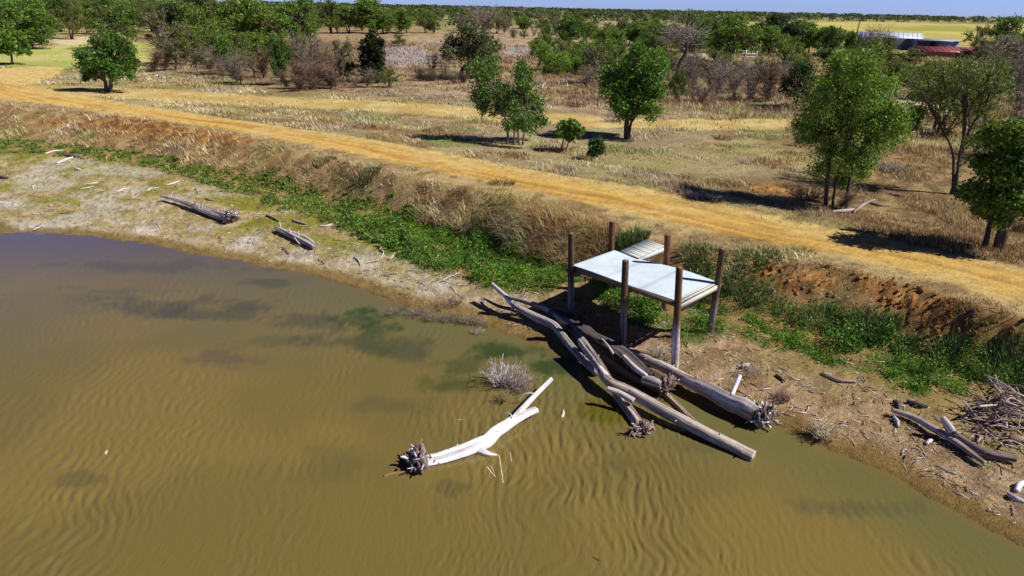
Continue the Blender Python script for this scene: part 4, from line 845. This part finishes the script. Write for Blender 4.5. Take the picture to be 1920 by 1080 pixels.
rows([(290, 480, 26, 134, 1.6, 3, ['brown', 'bare', 'olive2', 'sparse']), (420, 660, 24, 150, 1.4, 2.8, ['brown', 'bare', 'brown', 'sparse']), (540, 700, 24, 166, 1, 1.9, ['brown', 'brown', 'bare']), (540, 640, 28, 120, 2, 3.6, ['bare', 'olive2', 'bare2'])], 'low twiggy brush along the front of the left thicket', 'low brush before the left thicket')
rows([(1085, 1290, 22, 160, .8, 1.8, ['brown', 'bare', 'brown']), (1020, 1110, 22, 140, 1, 2, ['brown', 'olive2'])], 'low brown brush on the slope in front of the centre thicket', 'low brush before the centre thicket')
rows([(780, 900, 22, 156, .8, 1.8, ['brown', 'bare'])], 'low twiggy brush round the leaning tree', 'low brush at the leaning tree')
rows([(1000, 1260, 26, 108, 2.2, 4, ['bush', 'bush2', 'olive2']), (1040, 1290, 28, 136, 2, 3.6, ['bush', 'olive2', 'bush', 'bush2']), (1100, 1340, 26, 86, 3, 4.6, ['bush2', 'bush', 'olive2']), (1080, 1280, 24, 66, 3, 5, ['bush2', 'olive2', 'bush'])], 'green bush crowded into the centre thicket', 'bushes of the centre thicket')
rows([(1285, 1480, 34, 170, 1.2, 3.0, ['bare', 'bare2', 'brown', 'sparse']), (1300, 1460, 40, 190, .7, 1.8, ['brown', 'bare']), (1280, 1440, 30, 148, 1.6, 3.2, ['olive2', 'bare', 'sparse'])], 'leafless grey shrub crowded into the bare thicket', 'shrubs of the bare thicket')
rows([(1480, 1720, 40, 124, 1.6, 2.6, ['olive2', 'round', 'olive']), (1640, 1800, 36, 185, 2.4, 3.4, ['olive', 'olive2']), (1860, 1960, 30, 150, 4, 5, ['olive2', 'olive', 'bare']), (1660, 1950, 34, 162, 1.8, 2.7, ['olive2', 'dark', 'olive', 'round']), (1858, 1970, 32, 118, 3.4, 4.6, ['olive2', 'bush2', 'olive'])], 'olive green tree crowded between the biggest tree and the barn', 'trees before the barn')
scatter(40, -40, 640, 12, 60, (4., 7.), ['olive', 'olive2', 'round', 'round2', 'dark', 'bush2', 'bare'], 'scrub tree crowded into the dense left thicket under the skyline', 'trees of the left thicket')
scatter(46, 600, 960, 8, 45, (3.5, 6), ['olive2', 'bush2', 'round2', 'bare', 'olive'], 'scrub tree on the skyline between the left thicket and the grey thicket', 'skyline scrub at centre left')
rows([(960, 1260, 20, 74, 1.6, 3, ['brown', 'bare', 'olive2', 'sparse']), (860, 1240, 26, 56, 2.2, 4, ['olive2', 'bare', 'bush2'])], 'grey brown brush mixed through the far side of the dry meadow at centre', 'mixed brush beyond the dry meadow')
rows([(1240, 1480, 30, 104, 3, 5, ['olive2', 'bush2', 'round', 'olive']), (1230, 1600, 26, 82, 3, 4.6, ['olive2', 'bush2', 'round', 'dark'])], 'leafy scrub tree standing between the pale path and the far field', 'trees below the far field')
scatter(60, 900, 1330, 9, 60, (3, 5.5), ['olive2', 'bush2', 'bush', 'round', 'bare', 'olive'], 'green scrub bush of the wide brush plain beyond the meadow at centre', 'brush plain scrub at centre')
scatter(20, 1300, 1560, 42, 80, (3.5, 6), ['olive2', 'bush2', 'dark', 'round', 'olive'], 'scrub tree round the farmyard at right below the field', 'farmyard scrub at right')
for kd in list(kinds):
    if not kinds[kd][1]: plant(1000+len(kd)*9, 40, 18, 26, kd, 'small scrub bush on the brush plain', 'brush plain scrub at centre')
# far brush that reads as one mass
rg = np.random.default_rng(17); mb = MB()
nb = 5200; az = rg.uniform(R(-44), R(44), nb); d = np.exp(rg.uniform(math.log(230), math.log(4200), nb))
bx, by = d*np.tan(az), d; dens = fbm(bx*.006, by*.003, 88, 3); fz = zField(bx, by); ok = (dens+rg.uniform(-.12, .16, nb) > .44) & (fz < .15)
bx, by, d = bx[ok], by[ok], d[ok]; bz = Z(bx, by); nl = 46
hh = rg.uniform(2.2, 4.6, len(bx))*np.clip(d/900, 1, 1.5); ww = hh*rg.uniform(.6, 1.1, len(bx))*np.clip(d/500, 1, 3.2)
th = rg.uniform(0, 6.28, (len(bx), nl)); rr = np.sqrt(rg.random((len(bx), nl))); zz = rg.random((len(bx), nl))**.8
P = np.stack([bx[:, None]+np.cos(th)*rr*ww[:, None]*(1-.5*zz), by[:, None]+np.sin(th)*rr*ww[:, None]*(1-.5*zz), bz[:, None]+zz*hh[:, None]], -1).reshape(-1, 3)
tone = mix(np.tile((.05, .09, .018), (len(bx), 1)), np.tile((.10, .15, .03), (len(bx), 1)), rg.random(len(bx))); gy = rg.random(len(bx)) < .16; tone[gy] = (.19, .15, .12)
C = np.repeat(tone, nl, 0)*np.exp(rg.normal(0, .25, (len(P), 1)))
cards(mb, P, np.repeat(hh*.17*np.clip(d/700, 1, 2.2), nl)*rg.uniform(.7, 1.4, len(P)), C, rg, .7)
tag(mb.build('far_brush', M_leaf), 'far band of green brush spread over the plain below the horizon', 'brush', kind='stuff')
# ------------------------------------------------------------------ grass and weeds
rg = np.random.default_rng(23)
def fan(n, y0, y1, a0=-43, a1=43):
    az = rg.uniform(R(a0), R(a1), n); y = np.exp(rg.uniform(math.log(y0), math.log(y1), n)); return y*np.tan(az), y
def reds(x, y): return np.maximum.reduce([zRed(x, y), zRed2(x, y), zRed3(x, y), zRed4(x, y)])
STRAW = (.66, .57, .33); TAN = (.42, .29, .14); BRN = (.24, .14, .065); LIL = (.46, .39, .34); OLV = (.33, .40, .13)
def drycol(x, y, n, bias=0.):
    a = fbm(x*.45, y*.45, 91); b = fbm(x*.2+5, y*.2, 92); c = fbm(x*.9, y*.9, 93)
    C = mix(np.tile(STRAW, (n, 1)), np.tile(TAN, (n, 1)), ss(.38-bias, .62-bias, a)); C = mix(C, np.tile(BRN, (n, 1)), ss(.50-bias, .64-bias, c)*.8)
    C = mix(C, np.tile(LIL, (n, 1)), ss(.52, .68, b)*.6); C = mix(C, np.tile(OLV, (n, 1)), ss(.56, .68, fbm(x*.33, y*.33, 94))*.7)
    return np.clip(C*np.exp(rg.normal(0, .22, (n, 1))), .01, .8)
def indeck(x, y):   # under the walkway end keep grass low
    return np.hypot(x-W2[0]*.5-W3[0]*.5, y-W2[1]*.5-W3[1]*.5) < .75
# bank grass
x, y = fan(330000, 11, 62); u, v = uv(x, y); tt, cc_ = Tv(u), Cv(u)
k = (v > tt-.25) & (v < cc_+.45+rg.exponential(.35, len(x))) & (reds(x, y)*.68 < rg.random(len(x))) & (zRoad(x, y) < .3) & (zGreen(x, y) < .45) & (zGreen2(x, y) < .4) & (zTall(x, y)*.7 < rg.random(len(x))) & ~indeck(x, y)
k &= fbm(x*1.3, y*1.3, 95)+rg.uniform(-.1, .1, len(x)) > .42
x, y, u, v = x[k], y[k], u[k], v[k]; n = len(x); tall = ss(.35, .65, fbm(x*.5, y*.5, 96)); top = ss(-.1, .35, v-Cv(u))
C0 = drycol(x, y, n, 0.); H = (.12+.28*tall+.46*np.exp(-((u+13.3)/3.2)**2))*(1-.6*top)*rg.uniform(.5, 1.3, n); d = np.hypot(x, y)
ang = rg.normal(3.6, .8, n)+(fbm(x*.9, y*.9, 97)-.5)*9; le = rg.uniform(.4, 2.0, n)
mb = MB(); blades(mb, np.stack([x, y, Z(x, y)-.02], -1), H, .00075*d*rg.uniform(.6, 1.4, n), np.stack([np.cos(ang)*le, np.sin(ang)*le], -1), mix(drycol(x, y, n, -.04), drycol(x, y, n, .04)*np.array((1.08, 1.0, .95)), np.exp(-((u+13.5)/3.5)**2)), rg)
tag(mb.build('bank_grass', M_grass), 'tall dry brown grass leaning over the earth bank', 'grass', kind='stuff')
# meadow grass behind the road
x, y = fan(420000, 18, 140); u, v = uv(x, y)
k = (v > Rv(u)-.3) & (zRoad(x, y) < .35) & (zTrack(x, y)*.92 < rg.random(len(x))) & (zRed4(x, y) < .5)
pat = fbm(x*.55, y*.55, 98); k &= pat+rg.uniform(-.2, .2, len(x)) > .40
for q in zPale: k &= q(x, y) < .5
x, y, u, v, pat = x[k], y[k], u[k], v[k], pat[k]; n = len(x); d = np.hypot(x, y); beyond = ss(44, 60, v+.25*x)
H = (.07+.20*ss(.4, .7, pat)+.24*beyond)*rg.uniform(.6, 1.3, n)*(1-.7*zLime(x, y)); ang = rg.normal(3.4, 1.0, n); le = rg.uniform(.2, 1., n)
C = drycol(x, y, n, .14*beyond-.05); C = mix(C, np.tile((.30, .20, .15), (n, 1)), zMauve(x, y)*.45*ss(.35, .6, fbm(x*.8, y*.6, 79))); C = mix(C, np.tile((.24, .15, .08), (n, 1)), zLitter(x, y)*.6); C = mix(C, np.tile((.30, .19, .085), (n, 1)), zBrown(x, y)*.7*(rg.random(n) < .75)); C = mix(C, np.tile((.34, .40, .10), (n, 1)), zLime(x, y)*.9)
for q in zSilver: C = mix(C, np.tile((.50, .46, .50), (n, 1)), q(x, y)*.6*(rg.random(n) < .7))
for q in zGreenT: C = mix(C, np.tile((.16, .24, .05), (n, 1)), q(x, y)*.8)
mb = MB(); blades(mb, np.stack([x, y, Z(x, y)-.02], -1), H, .0009*d*rg.uniform(.6, 1.4, n), np.stack([np.cos(ang)*le, np.sin(ang)*le], -1), C, rg)
tag(mb.build('meadow_grass', M_grass), 'dry straw grass covering the meadow behind the road', 'grass', kind='stuff')
# leafy green weeds along the foot of the bank
x, y = fan(260000, 11, 50); m = np.maximum.reduce([zGreen(x, y), zGreen2(x, y)*(.1+1.0*ss(.44, .58, fbm(x*1.3, y*1.3, 99))), zTall(x, y)*ss(.52, .62, fbm(x*1.6, y*1.6, 82))]); lush = ss(-24, -14, uv(x, y)[0])
k = (m*(.55+.45*lush)*ss(.24, .46, fbm(x*1.9, y*1.9, 83)) > rg.random(len(x))*.9+.08); x, y, lush = x[k], y[k], lush[k]; n = len(x); nl = 7
sp = ss(.46, .54, fbm(x*.9+3, y*.9, 84)); hh = (.05+.46*lush*ss(.34, .66, fbm(x*1.5, y*1.5, 90)))*rg.uniform(.4, 1.4, n)
P = np.stack([np.repeat(x, nl), np.repeat(y, nl), np.repeat(Z(x, y), nl)], -1); off = rg.normal(size=(n*nl, 3))*.055; off[:, 2] = rg.random(n*nl)*np.repeat(hh, nl)+.01
C = mix(np.tile((.04, .125, .014), (n, 1)), np.tile((.16, .31, .03), (n, 1)), np.clip(fbm(x*1.5, y*1.5, 89)+rg.normal(0, .2, n), 0, 1)); C = mix(C, np.tile((.17, .22, .04), (n, 1)), (1-lush)*.6)
C = mix(C, C*np.array((.75, .78, .95)), sp*.8); C = C*1.3; yl = rg.random(n) < .06; C[yl] = (.30, .27, .07); C = np.repeat(C, nl, 0)*np.exp(rg.normal(0, .25, (n*nl, 1)))
mb = MB(); cards(mb, P+off, np.repeat(.00145*np.hypot(x, y)*(1+.35*sp), nl)*rg.uniform(.45, 1.35, n*nl), C, rg, .6)
tag(mb.build('green_weeds', M_leaf), 'lush low green weeds along the foot of the bank', 'weeds', kind='stuff')
# tall green grass clumps on the right bank and round the platform
cx = []
for (px, py, hgt, rad, nb) in [(1540, 606, .52, .34, 700), (1648, 622, .55, .34, 800), (1612, 600, .4, .25, 350), (1776, 668, .5, .28, 600), (1870, 700, .5, .4, 900), (1915, 690, .5, .35, 700), (1815, 672, .3, .25, 300), (1385, 528, .42, .35, 500), (1415, 552, .42, .35, 500), (1330, 488, .4, .35, 400), (1300, 476, .4, .25, 300), (1425, 482, .34, .45, 700), (1480, 590, .3, .3, 300), (1345, 552, .35, .25, 250), (1190, 452, .4, .3, 450), (1172, 460, .35, .25, 300), (1700, 650, .3, .25, 250), (1735, 694, .35, .3, 400), (1580, 646, .3, .25, 250), (940, 345, .2, .4, 250), (690, 330, .3, .4, 350), (610, 300, .25, .4, 250), (1500, 474, .22, .35, 220), (1945, 728, .5, .5, 600), (1372, 578, .3, .3, 250), (1450, 575, .3, .3, 250)]:
    g = ground(px, py); nb = int(nb*(.62 if px > 1250 else 1)); hgt *= .8 if px > 1250 else 1; a = rg.uniform(0, 6.28, nb); r = rad*np.sqrt(rg.random(nb)); x = g[0]+np.cos(a)*r*1.4; y = g[1]+np.sin(a)*r; H = hgt*rg.uniform(.55, 1.15, nb); out = .35+1.0*r/rad
    ln = np.stack([np.cos(a)*out*.6+.15, np.sin(a)*out*.6], -1)*rg.uniform(.4, 1.2, (nb, 1))
    C = mix(np.tile((.04, .11, .02), (nb, 1)), np.tile((.14, .26, .07), (nb, 1)), rg.random(nb)); dry = rg.random(nb) < (.14 if px > 1100 else .6); C[dry] = np.array((.40, .32, .16))*rg.uniform(.6, 1.2, (dry.sum(), 1))
    cx.append((np.stack([x, y, Z(x, y)-.02], -1), H, np.full(nb, .0008*np.hypot(g[0], g[1]))*rg.uniform(.6, 1.4, nb), ln, C))
mb = MB(); blades(mb, *[np.concatenate([c[i] for c in cx]) for i in range(5)], rg)
tag(mb.build('tall_green_grass', M_grass), 'tall dark green grass growing in clumps on the right bank', 'grass', kind='stuff')
# thin cover and litter of slivers on the beach
x, y = fan(140000, 8.5, 48); u, v = uv(x, y); ds = v-Sv(u)
k = (ds > .45) & (v < Tv(u)+.1) & (fbm(x*1.2, y*1.2, 87)+rg.uniform(-.15, .15, len(x)) > .47); x, y, u, ds = x[k], y[k], u[k], ds[k]; n = len(x); a = rg.uniform(0, 6.28, n); d = np.hypot(x, y)
C = mix(np.tile((.50, .40, .22), (n, 1)), np.tile((.24, .25, .05), (n, 1)), ss(.45, .6, fbm(x*.7, y*1.1, 31))*.9*ss(.8, 2, ds)); C = np.clip(C*np.exp(rg.normal(0, .3, (n, 1))), .01, .8)
mb = MB(); le = rg.uniform(.8, 2.5, n); blades(mb, np.stack([x, y, Z(x, y)-.005], -1), rg.uniform(.03, .10, n), .0007*d*rg.uniform(.5, 1.2, n), np.stack([np.cos(a)*le, np.sin(a)*le], -1), C, rg)
tag(mb.build('beach_stubble', M_grass), 'thin dry stubble and olive weeds scattered on the beach', 'grass', kind='stuff')
n = 2200; x, y = fan(n*6, 9, 42); u, v = uv(x, y); ds = v-Sv(u); k = (ds > .4) & (v < Tv(u)+.2); x, y = x[k][:n], y[k][:n]; mb = MB()
for i in range(len(x)):
    a = rg.uniform(0, 6.28); L = rg.uniform(.05, .28); d = np.array([math.cos(a), math.sin(a), rg.uniform(-.05, .2)])*L; p = np.array([x[i], y[i], float(Z(x[i], y[i]))+.015]); r = rg.uniform(.006, .016)
    tube(mb, [p-d/2, p+rg.normal(size=3)*.012, p+d/2], [r, r, r*.5], 4, np.array([(.6, .54, .5), (.36, .28, .22), (.2, .13, .09)][rg.choice(3, p=[.45, .35, .2])])*rg.uniform(.7, 1.15))
tag(mb.build('driftwood_litter', M_wood), 'small driftwood slivers littering the beach', 'litter', kind='stuff')
# clods of red soil on the broken bank
x, y = fan(240000, 11, 50); k = np.maximum.reduce([zRed2(x, y), zRed3(x, y), zRed(x, y)*.2, zRed4(x, y)*.4]) > rg.random(len(x))*10; x, y = x[k], y[k]; mb = MB()
sph = np.array([(math.sin(p)*math.cos(t_), math.sin(p)*math.sin(t_), math.cos(p)) for p in (.01, .8, 1.57, 2.3, 3.13) for t_ in np.arange(7)*2*math.pi/7]); kq = np.arange(35).reshape(5, 7); kr = np.roll(kq, -1, 1); fq = np.stack([kq[:-1], kq[1:], kr[1:], kr[:-1]], -1).reshape(-1, 4)
for i in range(min(len(x), 5200)):
    r = rg.uniform(.015, .06)*(1.7 if rg.random() < .12 else 1); Vv = sph*(rg.uniform(.6, 1.3, 35)*r)[:, None]*rg.uniform(.7, 1.2, 3)
    mb.add(Vv+[x[i], y[i], float(Z(x[i], y[i]))+r*.35], fq, None, np.array([(.46, .25, .085), (.30, .13, .045), (.40, .19, .06)][rg.integers(3)])*rg.uniform(.7, 1.15))
tag(mb.build('soil_clods', M_ground), 'broken clods of red soil on the bare bank', 'soil', kind='stuff')
# little weeds on the verge of the road
x, y = fan(90000, 12, 60); u, v = uv(x, y); cl = (v-Cv(u))/(Rv(u)-Cv(u)); edge = (np.exp(-((cl-.12)/.14)**2)+np.exp(-((cl-1.12)/.15)**2))
k = (edge*ss(.48, .6, fbm(x*1.6, y*1.6, 86)) > rg.random(len(x))); x, y = x[k], y[k]; n = len(x); a = rg.uniform(0, 6.28, n); C = np.where((rg.random(n) < .45)[:, None], np.array((.14, .17, .05)), np.array((.34, .25, .12)))*np.exp(rg.normal(0, .25, (n, 1)))
mb = MB(); le = rg.uniform(.3, 1.3, n); blades(mb, np.stack([x, y, Z(x, y)-.01], -1), rg.uniform(.03, .14, n), .0009*np.hypot(x, y)*rg.uniform(.6, 1.4, n), np.stack([np.cos(a)*le, np.sin(a)*le], -1), C, rg)
tag(mb.build('verge_weeds', M_grass), 'sparse short weeds along both verges of the orange road', 'weeds', kind='stuff')
# ------------------------------------------------------------------ farm buildings and fences far right
def frame_at(px, py, rot):
    b = ground(px, py); return b, rot
def rotv(V_, rz): c, s = math.cos(rz), math.sin(rz); V_ = np.asarray(V_, float); return np.stack([V_[..., 0]*c-V_[..., 1]*s, V_[..., 0]*s+V_[..., 1]*c, V_[..., 2]], -1)
def gable(root, L, Wd, H, rise, wallc, roofc, over=.3, opening=None):
    """long axis along local x; walls, two roof slopes with thickness, gable ends"""
    mb = MB(); x, y = L/2, Wd/2; V_ = [(-x, -y, -.3), (x, -y, -.3), (x, y, -.3), (-x, y, -.3), (-x, -y, H), (x, -y, H), (x, y, H), (-x, y, H), (x, 0, H+rise), (-x, 0, H+rise)]
    mb.add(V_, [[0, 1, 5, 4], [1, 2, 6, 5], [2, 3, 7, 6], [3, 0, 4, 7]], [[5, 6, 8], [7, 4, 9]], wallc)
    # corrugation ribs
    for xx in np.arange(-x+.4, x, .6): boxm(mb, (xx-.03, -y-.03, -.2), (xx+.03, -y, H-.02), np.asarray(wallc)*.85)
    for yy in np.arange(-y+.4, y, .6): boxm(mb, (x, yy-.03, -.2), (x+.03, yy+.03, H+rise*(1-abs(yy)/y)-.05), np.asarray(wallc)*.85)
    mb.build('wall', M_metal, root)
    mb = MB(); xo = x+over; yo = y+over; zo = H-rise*over/y
    for sgn in (-1, 1):
        p = np.array([(-xo, 0, H+rise+.06), (xo, 0, H+rise+.06), (xo, sgn*yo, zo+.06), (-xo, sgn*yo, zo+.06)]); qn = p-[0, 0, .05]
        mb.add(np.vstack([p, qn]), [[0, 1, 2, 3], [7, 6, 5, 4], [0, 4, 5, 1], [1, 5, 6, 2], [2, 6, 7, 3], [3, 7, 4, 0]], None, roofc)
        for xx in np.arange(-xo+.3, xo, .9):
            p = np.array([(xx-.04, 0, H+rise+.062), (xx+.04, 0, H+rise+.062), (xx+.04, sgn*yo, zo+.062), (xx-.04, sgn*yo, zo+.062)]); mb.add(np.vstack([p, p+[0, 0, .04]]), [[4, 5, 6, 7], [0, 4, 7, 3], [1, 2, 6, 5], [2, 3, 7, 6]], None, np.asarray(roofc)*.9)
    mb.build('roof', M_metal, root)
b = ground(1662, 90); barn = empty('metal_barn', b, 'long metal barn with a pale shining roof beyond the trees at right', 'barn'); barn.rotation_euler = (0, 0, R(-24))
gable(barn, 12.5, 7, 2.3, .95, (.20, .22, .28), (.48, .53, .70))
b = ground(1748, 94); shed = empty('open_shed', b, 'grey open fronted shed with a dark doorway joined to the barn', 'shed'); shed.rotation_euler = (0, 0, R(-8))
mb = MB(); CW = (.24, .26, .32)
boxm(mb, (.4, -2, -.3), (4.2, 2, 1.9), CW); boxm(mb, (-4.2, 1.9, -.3), (.4, 2, 2), CW); boxm(mb, (-4.3, -2, -.3), (-4.2, 2, 2), CW)
for xx in np.arange(.6, 4.2, .45): boxm(mb, (xx-.04, -2.04, -.2), (xx+.04, -2.001, 1.88), np.array(CW)*.8)
mb.build('wall', M_metal, shed)
mb = MB(); p = np.array([(-4.6, -2.4, 1.95), (4.5, -2.4, 1.95), (4.5, 2.3, 2.25), (-4.6, 2.3, 2.25)]); mb.add(np.vstack([p, p+[0, 0, .07]]), [[3, 2, 1, 0], [4, 5, 6, 7], [0, 1, 5, 4], [1, 2, 6, 5], [2, 3, 7, 6], [3, 0, 4, 7]], None, (.30, .33, .40)); mb.build('roof', M_metal, shed)
for xx in (-4.1, -1.9, .3):
    mb = MB(); tube(mb, [(xx, -1.9, -.2), (xx, -1.9, 1.95)], .08, 8, (.14, .12, .12)); mb.build('post', M_metal, shed)
b = ground(1768, 108); rs = empty('red_roof_shed', b, 'low shed with a faded red metal roof in front of the barn', 'shed'); rs.rotation_euler = (0, 0, R(-6))
gable(rs, 9.6, 6, 1.15, .7, (.24, .10, .085), (.34, .085, .07))
for (px, py, tx, ty, lab) in [(1557, 106, 1566, 52, 'leaning dark wooden pole among the trees left of the barn'), (1598, 96, 1601, 41, 'thin wooden pole standing at the left end of the barn roof')]:
    b = ground(px, py); s = ((b-EYE)@FW)/F; h = (py-ty)*s; mb = MB(); tube(mb, [(0, 0, -.3), ((tx-px)*s*.5, 0, h*.5), ((tx-px)*s, 0, h)], [.14, .12, .1], 8, (.06, .045, .04), .1, .4)
    o = mb.build('wooden_pole', M_bark); o.location = [float(c) for c in b]; tag(o, lab, 'pole')
b = ground(1397, 112); wf = empty('pipe_fence', b, 'white pipe fence panel by the pale yard at right', 'fence')
for xx in (-1.7, .0, 1.7):
    mb = MB(); tube(mb, [(xx, 0, -.2), (xx, 0, 1.45)], .07, 8, (.75, .73, .74)); mb.build('post', M_metal, wf)
for zz in (.45, .9, 1.3):
    mb = MB(); tube(mb, [(-1.7, 0, zz), (1.7, 0, zz)], .045, 6, (.75, .73, .74)); mb.build('rail', M_metal, wf)
b = ground(1742, 243); pg = empty('pipe_gate', b, 'rusty red pipe gate standing behind the slender tree', 'gate'); pg.rotation_euler = (0, 0, R(-10))
RU = (.22, .07, .05)
for xx in (-.75, .9):
    mb = MB(); tube(mb, [(xx, 0, -.2), (xx, 0, 1.75 if xx < 0 else 1.35)], .075 if xx < 0 else .05, 8, RU, .05, .3); mb.build('post', M_metal, pg)
for zz in np.linspace(.3, 1.3, 6):
    mb = MB(); tube(mb, [(-.7, 0, zz), (.9, 0, zz)], .022, 6, RU); mb.build('rail', M_metal, pg)
for xx in (-.2, .35):
    mb = MB(); tube(mb, [(xx, .03, .25), (xx, .03, 1.35)], .025, 6, RU); mb.build('upright', M_metal, pg)
b = ground(794, 42); hb = empty('box_hut', b, 'tiny grey box hut with a dark opening among the skyline trees', 'hut')
mb = MB(); boxm(mb, (-.9, -.8, .9), (.9, .8, 2.6), (.22, .22, .24)); mb.build('wall', M_metal, hb)
mb = MB(); boxm(mb, (-1.05, -.95, 2.602), (1.05, .95, 2.75), (.55, .54, .55)); mb.build('roof', M_metal, hb)
mb = MB(); boxm(mb, (.15, -.83, 1.0), (.8, -.802, 2.5), (.62, .58, .52)); mb.build('door', M_metal, hb)
mb = MB(); boxm(mb, (-.75, -.82, 1.7), (-.05, -.802, 2.3), (.02, .02, .02)); mb.build('opening', M_metal, hb)  # flat black panel on the solid wall, shade of the inside painted in
for xx in (-.8, .8):
    for yy in (-.7, .7):
        mb = MB(); tube(mb, [(xx, yy, -.2), (xx, yy, .9)], .07, 6, (.2, .15, .12)); mb.build('leg', M_bark, hb)
